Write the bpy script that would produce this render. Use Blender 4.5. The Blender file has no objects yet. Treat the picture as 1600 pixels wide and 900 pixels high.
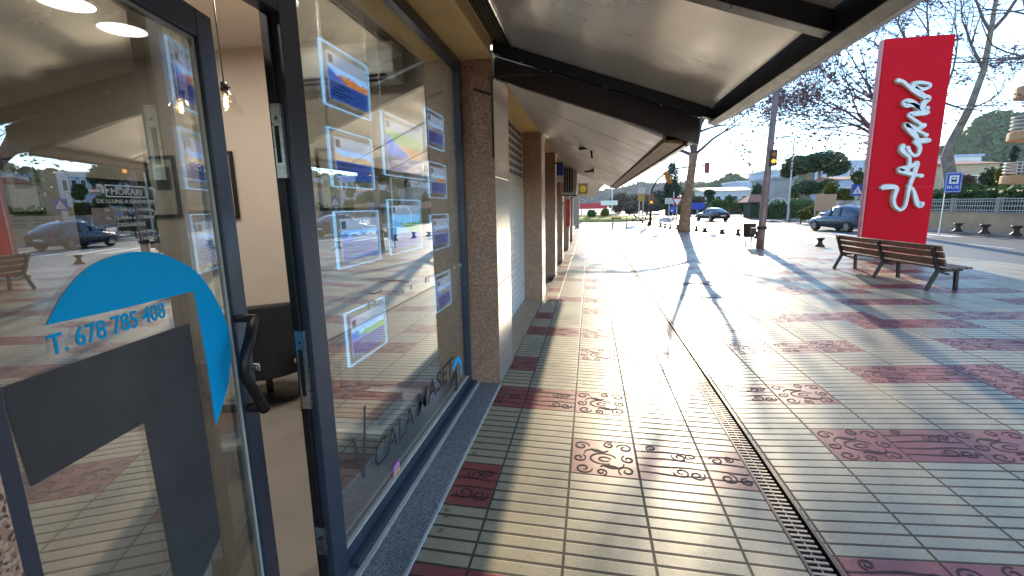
import bpy, math, random
from mathutils import Vector, Matrix
random.seed(7)
HAZE = .00018
SC = bpy.context.scene
COL = SC.collection
PI = math.pi
# ------------------------------------------------------------------ camera frame (world: x out of the shop front, y along the street, z up)
FPX, EYE = 710.0, 1.57
def nrm(v):
    l = math.sqrt(sum(a * a for a in v)); return tuple(a / l for a in v)
CR, CD, CF = nrm((.9859, .01135, -.1674)), nrm((.0187, .984, .1769)), nrm((.1667, -.1776, .97))
def ray(px, py):
    c = (px - 800, py - 450, FPX)
    d = lambda a: sum(p * q for p, q in zip(a, c))
    return d(CR), d(CF), -d(CD)
def gz(x):
    """height of the pavement: both halves fall towards the drain"""
    if x < 1.0: return .025 * (1 - x)
    if x < 1.08: return 0.0
    if x < 3.5: return .06 * (x - 1.08)
    if x < 7: return .1452 + .02 * (x - 3.5)
    return .2152
def rz(y):
    return .1 if y < 28 else (.1 - .1 * min(1, (y - 28) / 14))
def gnd(px, py):
    a, b, c = ray(px, py); z = 0
    for i in range(60):
        t = (z - EYE) / c; z = gz(a * t)
    return Vector((a * t, b * t, z))
def rgnd(px, py, z=.1):
    a, b, c = ray(px, py); t = (z - EYE) / c
    return Vector((a * t, b * t, z))
def aty(px, py, y):
    a, b, c = ray(px, py); t = y / b; return Vector((a * t, y, EYE + c * t))
def atx(px, py, x):
    a, b, c = ray(px, py); t = x / a; return Vector((x, b * t, EYE + c * t))
def onplane(px, py, o, n):
    r = Vector(ray(px, py)); e = Vector((0, 0, EYE))
    return e + r * ((Vector(o) - e).dot(n) / r.dot(n))

# ------------------------------------------------------------------ materials
class NT:
    def __init__(s, name):
        s.m = bpy.data.materials.new(name); s.m.use_nodes = True
        s.t = s.m.node_tree; s.t.nodes.clear()
        s.out = s.t.nodes.new('ShaderNodeOutputMaterial')
    def n(s, typ, **kw):
        nd = s.t.nodes.new('ShaderNode' + typ)
        for k, v in kw.items(): setattr(nd, k, v)
        return nd
    def l(s, a, b): s.t.links.new(a, b)
    def put(s, sock, v):
        if hasattr(v, 'is_output') or isinstance(v, bpy.types.NodeSocket): s.l(v, sock)
        elif isinstance(v, tuple) and len(v) == 3 and sock.type == 'RGBA': sock.default_value = (*v, 1)
        else: sock.default_value = v
    def M(s, op, a, b=0.0, c=0.0, clamp=False):
        nd = s.n('Math', operation=op, use_clamp=clamp)
        for i, v in enumerate((a, b, c)): s.put(nd.inputs[i], v)
        return nd.outputs[0]
    def mix(s, f, a, b):
        nd = s.n('Mix', data_type='RGBA'); s.put(nd.inputs[0], f); s.put(nd.inputs[6], a); s.put(nd.inputs[7], b)
        return nd.outputs[2]
    def noise(s, scale, detail=4, vec=None, rough=.55):
        nd = s.n('TexNoise'); nd.inputs['Scale'].default_value = scale; nd.inputs['Detail'].default_value = detail; nd.inputs['Roughness'].default_value = rough
        if vec is not None: s.l(vec, nd.inputs['Vector'])
        return nd.outputs['Fac']
    def pos(s): return s.n('NewGeometry').outputs['Position']
    def objc(s): return s.n('TexCoord').outputs['Object']
    def rng(s, v, a, b, c=0.0, d=1.0):
        nd = s.n('MapRange'); nd.clamp = True
        for i, q in enumerate((v, a, b, c, d)): s.put(nd.inputs[i], q)
        return nd.outputs[0]
    def scalev(s, vec, xyz):
        nd = s.n('Mapping'); s.l(vec, nd.inputs[0]); nd.inputs['Scale'].default_value = xyz; return nd.outputs[0]
    def bsdf(s, **kw):
        b = s.n('BsdfPrincipled')
        for k, v in kw.items(): s.put(b.inputs[k], v)
        return b
    def bump(s, h, strength=.3, dist=.01):
        nd = s.n('Bump'); nd.inputs['Strength'].default_value = strength; nd.inputs['Distance'].default_value = dist
        s.l(h, nd.inputs['Height']); return nd.outputs[0]
    def end(s, b): s.l(b.outputs[0], s.out.inputs[0]); return s.m

def mat(name, col, rough=.5, metal=0.0, var=.15, scale=8.0, bump=.0, bscale=60.0, spec=.5, **kw):
    t = NT(name); v = t.objc()
    f = t.rng(t.noise(scale, 5, v), .3, .7)
    c1 = tuple(max(0, c * (1 - var)) for c in col); c2 = tuple(min(1, c * (1 + var)) for c in col)
    b = t.bsdf(**{'Base Color': t.mix(f, c1, c2), 'Metallic': metal, 'Specular IOR Level': spec})
    t.put(b.inputs['Roughness'], t.rng(t.noise(scale * 2.3, 4, v), .3, .7, max(0, rough - .06), min(1, rough + .06)))
    for k, q in kw.items(): t.put(b.inputs[k], q)
    if bump: t.l(t.bump(t.noise(bscale, 5, v), bump, .01), b.inputs['Normal'])
    return t.end(b)

def granite(name, c0, c1, c2, scale, rough=.3):
    t = NT(name); v = t.pos()
    vo = t.n('TexVoronoi'); vo.inputs['Scale'].default_value = scale; t.l(v, vo.inputs['Vector'])
    sep = t.n('SeparateColor'); t.l(vo.outputs['Color'], sep.inputs[0])
    a = t.mix(t.rng(sep.outputs[0], .35, .55), c0, c1)
    a = t.mix(t.rng(sep.outputs[1], .7, .78), a, c2)
    a = t.mix(t.rng(t.noise(2.2, 5, v), .45, .75, 0, .35), a, tuple(q * .55 for q in c0))
    b = t.bsdf(**{'Base Color': a, 'Roughness': rough})
    t.l(t.bump(t.noise(scale * .8, 3, v), .06, .004), b.inputs['Normal'])
    return t.end(b)

def glass(name, f0=.06, tint=(.93, .95, .94)):
    t = NT(name); g = t.n('NewGeometry')
    dt = t.n('VectorMath', operation='DOT_PRODUCT'); t.l(g.outputs['Normal'], dt.inputs[0]); t.l(g.outputs['Incoming'], dt.inputs[1])
    c = t.M('SUBTRACT', 1.0, t.M('ABSOLUTE', dt.outputs['Value']), clamp=True)
    fr = t.M('ADD', f0, t.M('MULTIPLY', t.M('POWER', c, 4.0), 1 - f0), clamp=True)
    tr = t.n('BsdfTransparent'); tr.inputs[0].default_value = (*tint, 1)
    gl = t.n('BsdfGlossy'); gl.inputs['Roughness'].default_value = 0.0; gl.inputs[0].default_value = (1, 1, 1, 1)
    wob = t.bump(t.noise(1.1, 1, t.pos()), .04, .02); t.l(wob, gl.inputs['Normal'])
    mx = t.n('MixShader'); t.l(fr, mx.inputs[0]); t.l(tr.outputs[0], mx.inputs[1]); t.l(gl.outputs[0], mx.inputs[2])
    return t.end(mx)

def emis(name, col, st):
    t = NT(name); e = t.n('Emission'); e.inputs[0].default_value = (*col, 1); e.inputs[1].default_value = st
    return t.end(e)

def leaf(name, cols, trans=.35, rough=.6):
    t = NT(name); r = t.n('NewGeometry').outputs['Random Per Island']
    ramp = t.n('ValToRGB'); t.l(r, ramp.inputs[0]); el = ramp.color_ramp.elements
    while len(el) < len(cols): el.new(.5)
    for i, c in enumerate(cols): el[i].position = i / max(1, len(cols) - 1); el[i].color = (*c, 1)
    b = t.bsdf(**{'Base Color': ramp.outputs[0], 'Roughness': rough, 'Specular IOR Level': .25})
    tl = t.n('BsdfTranslucent'); t.l(ramp.outputs[0], tl.inputs[0])
    mx = t.n('MixShader'); mx.inputs[0].default_value = trans; t.l(b.outputs[0], mx.inputs[1]); t.l(tl.outputs[0], mx.inputs[2])
    return t.end(mx)

def paving():
    t = NT('ribbed paving'); p = t.pos(); s = t.n('SeparateXYZ'); t.l(p, s.inputs[0])
    x, y = s.outputs[0], s.outputs[1]
    right = t.M('GREATER_THAN', x, 1.01)
    u = t.M('ADD', t.M('DIVIDE', t.M('ADD', x, .5), .4), t.M('MULTIPLY', right, -4.0))
    v = t.M('DIVIDE', t.M('SUBTRACT', y, t.M('SUBTRACT', 2.05, t.M('MULTIPLY', right, .05))), .4)
    col, row = t.M('FLOOR', u), t.M('FLOOR', v)
    fu, fv = t.M('FRACT', u), t.M('FRACT', v)
    du = t.M('MULTIPLY', t.M('MINIMUM', fu, t.M('SUBTRACT', 1.0, fu)), .4)
    fr = t.M('FRACT', t.M('MULTIPLY', v, 5.0)); dr = t.M('MULTIPLY', t.M('MINIMUM', fr, t.M('SUBTRACT', 1.0, fr)), .08)
    dv = t.M('MULTIPLY', t.M('MINIMUM', fv, t.M('SUBTRACT', 1.0, fv)), .4)
    r5 = t.M('FLOORED_MODULO', row, 5.0)
    def eq(k): return t.M('COMPARE', r5, float(k), .1)
    def between(a, b): return t.M('MULTIPLY', t.M('GREATER_THAN', col, a - .5), t.M('LESS_THAN', col, b + .5))
    def orr(*a):
        o = a[0]
        for q in a[1:]: o = t.M('MAXIMUM', o, q)
        return o
    left_red = orr(t.M('MULTIPLY', eq(0), between(-9, -1)), t.M('MULTIPLY', eq(1), between(1, 9)), t.M('MULTIPLY', eq(3), between(-9, 1)))
    right_red = orr(*[t.M('MULTIPLY', eq(k), between(a, b)) for k, a, b in RIGHT_RED])
    red = t.M('ADD', t.M('MULTIPLY', left_red, t.M('SUBTRACT', 1.0, right)), t.M('MULTIPLY', right_red, right))
    # grooves: ribs only on the plain tiles, joints everywhere
    rib = t.M('MULTIPLY', t.rng(dr, .0062, .0095, 1, 0), t.M('SUBTRACT', 1.0, red))
    jnt = t.M('MAXIMUM', t.rng(du, .0045, .0075, 1, 0), t.rng(dv, .0045, .0075, 1, 0))
    grv = t.M('MAXIMUM', rib, jnt)
    cv = t.n('CombineXYZ'); t.l(col, cv.inputs[0]); t.l(row, cv.inputs[1]); t.l(right, cv.inputs[2])
    wn = t.n('TexWhiteNoise'); t.l(cv.outputs[0], wn.inputs[0])
    fine = t.noise(150, 3, p); big = t.noise(1.4, 4, p); mid = t.noise(18, 4, p)
    plain = t.mix(t.rng(fine, .3, .7), (.35, .28, .17), (.52, .43, .275))
    plain = t.mix(t.M('MULTIPLY', wn.outputs[0], .35), plain, (.25, .22, .175))
    redc = t.mix(t.rng(fine, .3, .7), (.22, .038, .036), (.33, .082, .072))
    redc = t.mix(t.M('MULTIPLY', wn.outputs[0], .4), redc, (.34, .13, .11))
    c = t.mix(red, plain, redc)
    c = t.mix(t.rng(big, .5, .75, 0, .45), c, (.20, .17, .135))
    c = t.mix(t.rng(mid, .62, .75, 0, .3), c, (.13, .11, .09))
    c = t.mix(t.M('MULTIPLY', grv, .9), c, t.mix(mid, (.035, .022, .018), (.075, .05, .038)))
    b = t.bsdf(**{'Base Color': c, 'Specular IOR Level': .30})
    ro = t.M('ADD', t.rng(big, .3, .7, .33, .46), t.M('MULTIPLY', grv, .4))
    t.l(t.M('ADD', ro, t.M('MULTIPLY', t.M('SUBTRACT', mid, .5), .25)), b.inputs['Roughness'])
    h = t.M('ADD', t.M('MULTIPLY', grv, -1.0), t.M('MULTIPLY', fine, .10))
    h = t.M('ADD', h, t.M('MULTIPLY', mid, .12))
    t.l(t.bump(h, .55, .005), b.inputs['Normal'])
    return t.end(b)
RIGHT_RED = [(4, -2, 1), (2, 1, 3), (0, 3, 5), (4, 5, 7), (2, 6, 8), (0, 8, 10), (4, 10, 12), (2, 11, 13), (1, -2, -1)]

def asphalt():
    t = NT('asphalt'); p = t.pos()
    c = t.mix(t.rng(t.noise(60, 3, p), .3, .7), (.11, .105, .10), (.19, .18, .17))
    c = t.mix(t.rng(t.noise(.5, 5, p), .45, .7, 0, .5), c, (.10, .095, .09))
    b = t.bsdf(**{'Base Color': c, 'Roughness': .55, 'Specular IOR Level': .4})
    t.l(t.bump(t.noise(220, 3, p), .4, .004), b.inputs['Normal']); return t.end(b)

def awning_metal(name, col, rough, seam=0.0):
    t = NT(name); p = t.pos()
    w = t.noise(1.0, 1, t.scalev(p, (2.2, .35, 1)))
    w2 = t.noise(2.5, 2, t.scalev(p, (1, .3, 1)))
    c = t.mix(t.rng(w2, .35, .7), col, tuple(q * .86 for q in col))
    b = t.bsdf(**{'Base Color': c, 'Metallic': .38})
    t.l(t.rng(t.noise(3, 4, p), .3, .7, rough - .06, rough + .1), b.inputs['Roughness'])
    t.l(t.bump(t.M('ADD', w, t.M('MULTIPLY', w2, .02)), .55, .16), b.inputs['Normal'])
    return t.end(b)

def hill_mat(name, a, b2):
    t = NT(name); p = t.pos()
    f = t.rng(t.noise(.09, 6, p, .7), .38, .62)
    c = t.mix(f, a, b2)
    b = t.bsdf(**{'Base Color': c, 'Roughness': .9, 'Specular IOR Level': .1})
    t.l(t.bump(t.noise(.25, 6, p, .7), 1.0, 3.0), b.inputs['Normal']); return t.end(b)

def photo_mat(name, sky, land, accent, st=1.0, seed=0.0):
    """a printed, back-lit listing picture: bands of sky, land and water broken up by noise (object coordinates)"""
    t = NT(name); v = t.objc(); s = t.n('SeparateXYZ'); t.l(v, s.inputs[0])
    mp = t.n('Mapping'); t.l(v, mp.inputs[0]); mp.inputs['Location'].default_value = (seed, seed * 2, seed)
    n1 = t.noise(22, 5, mp.outputs[0]); n2 = t.noise(70, 3, mp.outputs[0])
    h = t.M('ADD', s.outputs[2], t.M('MULTIPLY', t.M('SUBTRACT', n1, .5), .07))
    c = t.mix(t.rng(h, .012, .02), t.mix(t.rng(n2, .4, .6), land, tuple(q * .55 for q in land)), sky)
    c = t.mix(t.rng(t.M('ADD', h, t.M('MULTIPLY', s.outputs[1], .35 if seed % 2 else -.3)), -.03, -.022, 1, 0), c, accent)
    e = t.n('Emission'); t.l(c, e.inputs[0]); e.inputs[1].default_value = st
    return t.end(e)

MT = dict(
    pave=paving(), groove=mat('carved groove', (.045, .024, .022), .85), asphalt=asphalt(),
    granite_p=granite('pink granite', (.46, .25, .16), (.62, .40, .28), (.12, .07, .055), 210, .35),
    granite_g=granite('grey granite', (.15, .16, .17), (.33, .34, .36), (.05, .05, .055), 260, .4),
    polished=granite('polished pink granite', (.36, .28, .22), (.45, .36, .29), (.26, .19, .15), 120, .28),
    anth=mat('anthracite aluminium', (.062, .076, .108), .38, .3, .06, 3),
    black=mat('black metal', (.014, .013, .013), .4, .2), blackm=mat('matt black', (.012, .012, .012), .75),
    gasket=mat('pale gasket', (.55, .55, .5), .6), rust=mat('weathered steel', (.24, .19, .15), .5, .6, .25, 20), steel=mat('zinc steel', (.55, .55, .55), .3, 1.0, .1, 30),
    cream=mat('cream paint', (.95, .68, .29), .6, 0, .06, 4, .1, 80), stucco=mat('pale stucco', (.62, .55, .44), .8, 0, .08, 2, .25, 60),
    soffit=awning_metal('awning sheet', (.93, .89, .78), .20), slat=awning_metal('awning planks', (.93, .86, .76), .38),
    brown=mat('dark brown board', (.045, .022, .018), .45), tan=mat('tan wood trim', (.22, .13, .055), .6, 0, .3, 14),
    fascia=mat('grey cream fascia', (.55, .50, .42), .5, .0, .08, 3), perf=mat('perforated strip', (.03, .028, .025), .5, .4),
    glass=glass('window glass', .27, (.72, .76, .75)), dglass=glass('door glass', .25, (.74, .77, .76)), acrylic=glass('acrylic', .05, (.96, .98, 1.0)), clear=glass('lamp glass', .05, (.98, .97, .95)),
    edge=emis('lit acrylic edge', (.34, .64, 1.0), .75),
    vinyl=mat('grey vinyl', (.06, .06, .065), .55), blue=mat('blue vinyl', (.0, .50, 1.0), .6, 0, .03, spec=.2), letter=mat('dark lettering', (.03, .03, .035), .6),
    white=mat('white paint', (.80, .79, .76), .5, 0, .05, 5), wall=mat('beige plaster', (.56, .49, .41), .85, 0, .04, 3, .1, 50),
    ceil=mat('ceiling', (.62, .56, .48), .9, 0, .03, 2), floor=mat('beige floor tile', (.22, .195, .165), .35, 0, .12, 3),
    bulb=emis('filament', (1.0, .50, .14), 9), bulbg=emis('bulb glow', (1.0, .50, .15), 6), down=emis('downlight', (1.0, .92, .88), 2.5),
    leather=mat('black leather', (.012, .012, .013), .5), wood=mat('orange wood', (.45, .22, .07), .5, 0, .3, 12),
    picture=mat('pale print', (.45, .43, .36), .6, 0, .3, 3), pdark=mat('dark print', (.05, .06, .05), .6),
    shutter=mat('white shutter', (.70, .70, .67), .45, .1, .06, 4), tile=mat('sand tile', (.42, .30, .19), .35, 0, .12, 6),
    bench=mat('brown bench timber', (.19, .09, .055), .5, 0, .3, 9), iron=mat('brown cast iron', (.05, .036, .03), .5, .3, .2, 12),
    red=mat('red sign paint', (.70, .006, .018), .65, 0, .05, 1.5, spec=.12), rededge=mat('pale red edge', (.62, .22, .22), .4),
    script=mat('white lettering', (.82, .80, .76), .5), gold=mat('ochre lettering edge', (.50, .42, .25), .5),
    bark=mat('plane bark', (.32, .19, .105), .85, 0, .45, 5, .5, 18), barkg=mat('grey bark', (.26, .22, .17), .85, 0, .4, 4, .5, 18),
    twig=mat('twig', (.17, .11, .10), .8),
    dryleaf=leaf('dry leaves', [(.18, .08, .08), (.24, .10, .08), (.13, .09, .09), (.18, .13, .07)], .3),
    pine=leaf('pine leaves', [(.028, .065, .022), (.05, .10, .03), (.035, .07, .03), (.08, .12, .035)], .2),
    cyp=leaf('cypress leaves', [(.015, .035, .02), (.03, .055, .028), (.02, .045, .02)], .15),
    lime=leaf('yellow green leaves', [(.12, .17, .02), (.20, .22, .03), (.08, .12, .02), (.26, .24, .05)], .4),
    hedge=leaf('hedge leaves', [(.045, .10, .02), (.08, .15, .035), (.06, .12, .025)], .25),
    dryb=leaf('brown woodland', [(.15, .095, .06), (.10, .09, .05), (.18, .11, .075), (.08, .09, .05)], .2),
    grass=leaf('grass', [(.18, .20, .03), (.28, .26, .05), (.22, .22, .03)], .3), lawn=mat('lawn', (.27, .26, .05), .9, 0, .35, 1.5, .4, 40),
    concrete=mat('concrete', (.38, .34, .28), .75, 0, .2, 4, .2, 60), kerb=mat('kerb stone', (.36, .33, .29), .7, 0, .15, 3, .2, 60),
    sandw=mat('sand wall', (.50, .36, .22), .8, 0, .15, 2, .2, 40), rail=mat('white railing', (.6, .58, .54), .5),
    peach=mat('peach canvas', (.68, .44, .27), .8, 0, .06, 4), balc=mat('ochre balcony', (.55, .30, .13), .7, 0, .1, 3),
    housew=mat('white render', (.70, .68, .66), .8, 0, .05, 1), houseg=mat('grey render', (.34, .32, .30), .8, 0, .08, 1), houseb=mat('blue grey render', (.40, .46, .56), .8, 0, .08, 1),
    rooft=mat('clay roof', (.36, .15, .09), .8, 0, .25, 6), roofy=mat('pale roof', (.50, .42, .24), .7, 0, .1, 3), dwin=mat('dark glazing', (.03, .04, .05), .1),
    carg=mat('slate car paint', (.10, .125, .16), .22, .5, .02, 2, Coat_Weight=0.0) if False else mat('slate car paint', (.085, .11, .15), .25, .5, .02, 2),
    cark=mat('black car paint', (.02, .018, .022), .25, .3, .02, 2), tyre=mat('tyre', (.018, .018, .018), .8), alloy=mat('alloy', (.20, .20, .21), .35, .9),
    cglass=mat('car glass', (.03, .06, .09), .06, .0, .02, 2, spec=.9), tail=mat('tail lamp', (.30, .01, .01), .2), headl=mat('head lamp', (.7, .72, .75), .15),
    signb=mat('sign blue', (.015, .06, .42), .4), signred=mat('sign red', (.55, .03, .04), .4), lampp=mat('painted pole', (.26, .18, .155), .5, .3, .3, 6),
    tlight=mat('traffic signal yellow', (.30, .15, .02), .5), amber=emis('amber lamp', (1.0, .42, .04), .6), redl=mat('dim red lens', (.25, .03, .01), .3),
    flagy=mat('flag yellow', (.85, .50, .03), .7), flagr=mat('flag red', (.60, .04, .02), .7), hatch=mat('cast iron cover', (.10, .085, .07), .5, .5, .3, 20),
    yellowb=mat('ochre board', (.45, .30, .07), .6), greenlt=mat('bluish low wall', (.20, .30, .50), .6),
    pink=mat('magenta vinyl', (.55, .05, .45), .5), orange=mat('orange vinyl', (.85, .32, .03), .5), navye=emis('lit navy caption', (.02, .05, .22), 1.0), navy=mat('navy card', (.02, .03, .16), .5), paper=mat('white paper', (.78, .78, .78), .7), amberbox=mat('orange folder', (.26, .09, .04), .6),
)

# ------------------------------------------------------------------ mesh helpers
ORI = {}
class MB:
    def __init__(s): s.v, s.f, s.m = [], [], []
    def add(s, vs, fs, m=0):
        k = len(s.v); s.v += [tuple(v) for v in vs]; s.f += [tuple(i + k for i in f) for f in fs]; s.m += [m] * len(fs); return s
    def box(s, x0, y0, z0, x1, y1, z1, m=0):
        if x0 > x1: x0, x1 = x1, x0
        if y0 > y1: y0, y1 = y1, y0
        if z0 > z1: z0, z1 = z1, z0
        return s.add([(x0, y0, z0), (x1, y0, z0), (x1, y1, z0), (x0, y1, z0), (x0, y0, z1), (x1, y0, z1), (x1, y1, z1), (x0, y1, z1)],
                     [(3, 2, 1, 0), (4, 5, 6, 7), (0, 1, 5, 4), (1, 2, 6, 5), (2, 3, 7, 6), (3, 0, 4, 7)], m)
    def obox(s, c, ax, ay, az, hx, hy, hz, m=0):
        c, ax, ay, az = Vector(c), Vector(ax).normalized() * hx, Vector(ay).normalized() * hy, Vector(az).normalized() * hz
        vs = [c + ax * i + ay * j + az * k for k in (-1, 1) for j, i in ((-1, -1), (-1, 1), (1, 1), (1, -1))]
        return s.add(vs, [(3, 2, 1, 0), (4, 5, 6, 7), (0, 1, 5, 4), (1, 2, 6, 5), (2, 3, 7, 6), (3, 0, 4, 7)], m)
    def bar(s, a, b, w, d, up=(0, 0, 1), m=0):
        a, b = Vector(a), Vector(b); t = (b - a); L = t.length; t.normalize(); sd = t.cross(Vector(up)).normalized(); u = sd.cross(t)
        return s.obox((a + b) / 2, t, sd, u, L / 2, w / 2, d / 2, m)
    def tube(s, pts, rad, n=8, m=0, caps=True):
        pts = [Vector(p) for p in pts]
        if not hasattr(rad, '__len__'): rad = [rad] * len(pts)
        k0 = len(s.v); t0 = (pts[1] - pts[0]).normalized()
        r = t0.orthogonal().normalized()
        for i, p in enumerate(pts):
            t = (pts[min(i + 1, len(pts) - 1)] - pts[max(i - 1, 0)]).normalized()
            r = (r - t * r.dot(t)).normalized(); q = t.cross(r)
            for j in range(n):
                a = 2 * PI * j / n; s.v.append(tuple(p + (r * math.cos(a) + q * math.sin(a)) * rad[i]))
        for i in range(len(pts) - 1):
            for j in range(n):
                s.f.append((k0 + i * n + j, k0 + i * n + (j + 1) % n, k0 + (i + 1) * n + (j + 1) % n, k0 + (i + 1) * n + j)); s.m.append(m)
        if caps:
            s.f.append(tuple(k0 + j for j in reversed(range(n)))); s.m.append(m)
            e = k0 + (len(pts) - 1) * n; s.f.append(tuple(e + j for j in range(n))); s.m.append(m)
        return s
    def lathe(s, c, prof, n=16, m=0, sx=1.0, sy=1.0):
        c = Vector(c); k0 = len(s.v)
        for r, z in prof:
            for j in range(n):
                a = 2 * PI * j / n; s.v.append((c.x + r * math.cos(a) * sx, c.y + r * math.sin(a) * sy, c.z + z))
        for i in range(len(prof) - 1):
            for j in range(n):
                s.f.append((k0 + i * n + j, k0 + i * n + (j + 1) % n, k0 + (i + 1) * n + (j + 1) % n, k0 + (i + 1) * n + j)); s.m.append(m)
        s.f.append(tuple(k0 + j for j in reversed(range(n)))); s.m.append(m)
        e = k0 + (len(prof) - 1) * n; s.f.append(tuple(e + j for j in range(n))); s.m.append(m)
        return s
    def prism(s, poly, o, ax, ay, th, m=0, side=None):
        """2-D outline in the plane (o, ax, ay), given thickness th along ax x ay (centred on the plane's front)"""
        o, ax, ay = Vector(o), Vector(ax), Vector(ay); nz = ax.cross(ay).normalized()
        n = len(poly); a = sum(poly[i][0] * poly[(i + 1) % n][1] - poly[(i + 1) % n][0] * poly[i][1] for i in range(n))
        if a < 0: poly = poly[::-1]
        vs = [o + ax * p[0] + ay * p[1] + nz * th for p in poly] + [o + ax * p[0] + ay * p[1] for p in poly]
        s.add(vs, [tuple(range(n)), tuple(range(2 * n - 1, n - 1, -1))], m)
        k = len(s.v) - 2 * n
        for i in range(n):
            j = (i + 1) % n; s.f.append((k + i, k + n + i, k + n + j, k + j)); s.m.append(m if side is None else side)
        return s
    def build(s, name, mats, parent=None, smooth=False, bevel=0.0, **pr):
        me = bpy.data.meshes.new(name)
        o = bpy.data.objects.new(name, me); COL.objects.link(o)
        w = ORI.get(parent.name, Vector()) if parent else Vector()
        if 'at' in pr: w2 = Vector(pr.pop('at'))
        else: w2 = w
        me.from_pydata([(v[0] - w2.x, v[1] - w2.y, v[2] - w2.z) for v in s.v], [], s.f)
        for m in (mats if isinstance(mats, (list, tuple)) else [mats]): me.materials.append(MT[m] if isinstance(m, str) else m)
        me.polygons.foreach_set('material_index', s.m)
        if smooth: me.polygons.foreach_set('use_smooth', [True] * len(s.f))
        me.update()
        o.location = w2 - w
        ORI[o.name] = w2
        if parent: o.parent = parent
        if bevel:
            b = o.modifiers.new('Bevel', 'BEVEL'); b.width = bevel; b.segments = 2; b.limit_method = 'ANGLE'
        for k, q in pr.items(): o[k] = q
        return o

def thing(name, label, cat, loc=(0, 0, 0), group=None, rot=0.0):
    o = bpy.data.objects.new(name, None); COL.objects.link(o); o.location = loc; o.empty_display_size = .1
    o.rotation_euler = (0, 0, rot)
    ORI[o.name] = Vector(loc); o['label'] = label; o['category'] = cat
    if group: o['group'] = group
    return o
def tag(o, label, cat, group=None, kind=None):
    o['label'] = label; o['category'] = cat
    if group: o['group'] = group
    if kind: o['kind'] = kind
    return o
def dup(root, loc, label, rot=None, scale=None):
    r = root.copy(); COL.objects.link(r); r.location = loc; r['label'] = label
    if rot is not None: r.rotation_euler = (0, 0, rot)
    if scale: r.scale = (scale,) * 3
    for c in list(root.children):
        k = c.copy(); COL.objects.link(k); k.parent = r
        for g in list(c.children):
            q = g.copy(); COL.objects.link(q); q.parent = k
    return r
def struct(o): o['kind'] = 'structure'; return o

def textmesh(txt, size, align='LEFT', ext=.0006, shear=0.0, offset=0.0, spacing=1.0):
    cu = bpy.data.curves.new('t', 'FONT'); cu.body = txt; cu.size = size; cu.align_x = align; cu.extrude = ext; cu.shear = shear; cu.offset = offset; cu.space_character = spacing
    cu.resolution_u = 3
    o = bpy.data.objects.new('t', cu); COL.objects.link(o)
    bpy.context.view_layer.update()
    me = bpy.data.meshes.new_from_object(o.evaluated_get(bpy.context.evaluated_depsgraph_get()))
    vs = [tuple(v.co) for v in me.vertices]; fs = [tuple(p.vertices) for p in me.polygons]
    bpy.data.objects.remove(o); bpy.data.curves.remove(cu); bpy.data.meshes.remove(me)
    return vs, fs
def write(mb, txt, o, ax, ay, width=None, height=1.0, m=0, align='LEFT', **kw):
    """lettering in the plane (o, ax, ay); letter height and full width in metres"""
    vs, fs = textmesh(txt, 1.0, align, **kw)
    o, ax, ay = Vector(o), Vector(ax).normalized(), Vector(ay).normalized(); nz = ax.cross(ay)
    xs = [v[0] for v in vs]; w = max(xs) - min(xs); sy = height / .69; sx = sy if width is None else width / w
    x0 = min(xs) if align == 'LEFT' else 0
    mb.add([o + ax * ((v[0] - x0) * sx) + ay * (v[1] * sy) + nz * v[2] for v in vs], fs, m)

def cloud(mb, c, r, n, size, rng, m=0, shell=.5, flat=0.0):
    """leaf-sized faces spread through an uneven ellipsoid"""
    c = Vector(c)
    lobes = [(Vector((rng.gauss(0, 1), rng.gauss(0, 1), rng.gauss(0, 1))).normalized(), rng.uniform(.65, 1.12)) for _ in range(14)]
    for _ in range(n):
        d = Vector((rng.gauss(0, 1), rng.gauss(0, 1), rng.gauss(0, 1))).normalized()
        k = max(lobes, key=lambda q: q[0].dot(d))[1]
        q = k * (shell + (1 - shell) * rng.random() ** .5) * rng.uniform(.85, 1.06)
        p = c + Vector((d.x * r[0], d.y * r[1], d.z * r[2])) * q
        a = Vector((rng.gauss(0, 1), rng.gauss(0, 1), rng.gauss(0, 1) * (1 - flat))).normalized(); b = a.orthogonal().normalized()
        s = size * rng.uniform(.6, 1.3)
        mb.add([p + a * s, p + b * s * .55, p - a * s, p - b * s * .55], [(0, 1, 2, 3)], m)

def branch(tw, lf, p, d, L, r, depth, rng, leafn, lsize, up=.1, minr=.006, tips=None):
    pts, rad = [p.copy()], [r]; q = p.copy(); dd = d.copy(); n = 4
    for i in range(n):
        dd = (dd + Vector((rng.gauss(0, .13), rng.gauss(0, .13), rng.gauss(0, .10) + up * .25))).normalized()
        q = q + dd * (L / n); pts.append(q.copy()); rad.append(max(minr, r * (1 - .55 * (i + 1) / n)))
    tw.tube(pts, rad, 6 if r > .05 else 4, 0, False)
    if depth <= 0:
        for _ in range(leafn):
            c = pts[rng.randint(1, n)] + Vector((rng.gauss(0, 1), rng.gauss(0, 1), rng.gauss(0, 1) - .3)) * .16
            a = Vector((rng.gauss(0, 1), rng.gauss(0, 1), rng.gauss(0, 1))).normalized(); b = a.orthogonal().normalized(); s = lsize * rng.uniform(.5, 1.3)
            lf.add([c + a * s, c + b * s * .6, c - a * s * .9, c - b * s * .6], [(0, 1, 2, 3)], 1)
        return
    k = rng.randint(3, 4) if depth > 1 else rng.randint(3, 5)
    for i in range(k):
        at = 2 + (i % 3) if i else n
        ax = Vector((rng.gauss(0, 1), rng.gauss(0, 1), rng.gauss(0, .6))).normalized()
        nd = (dd + ax * rng.uniform(.45, .95)).normalized()
        branch(tw, lf, pts[min(at, n)], nd, L * rng.uniform(.58, .82), max(minr, rad[min(at, n)] * rng.uniform(.55, .8)), depth - 1, rng, leafn, lsize, up, minr)

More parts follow.
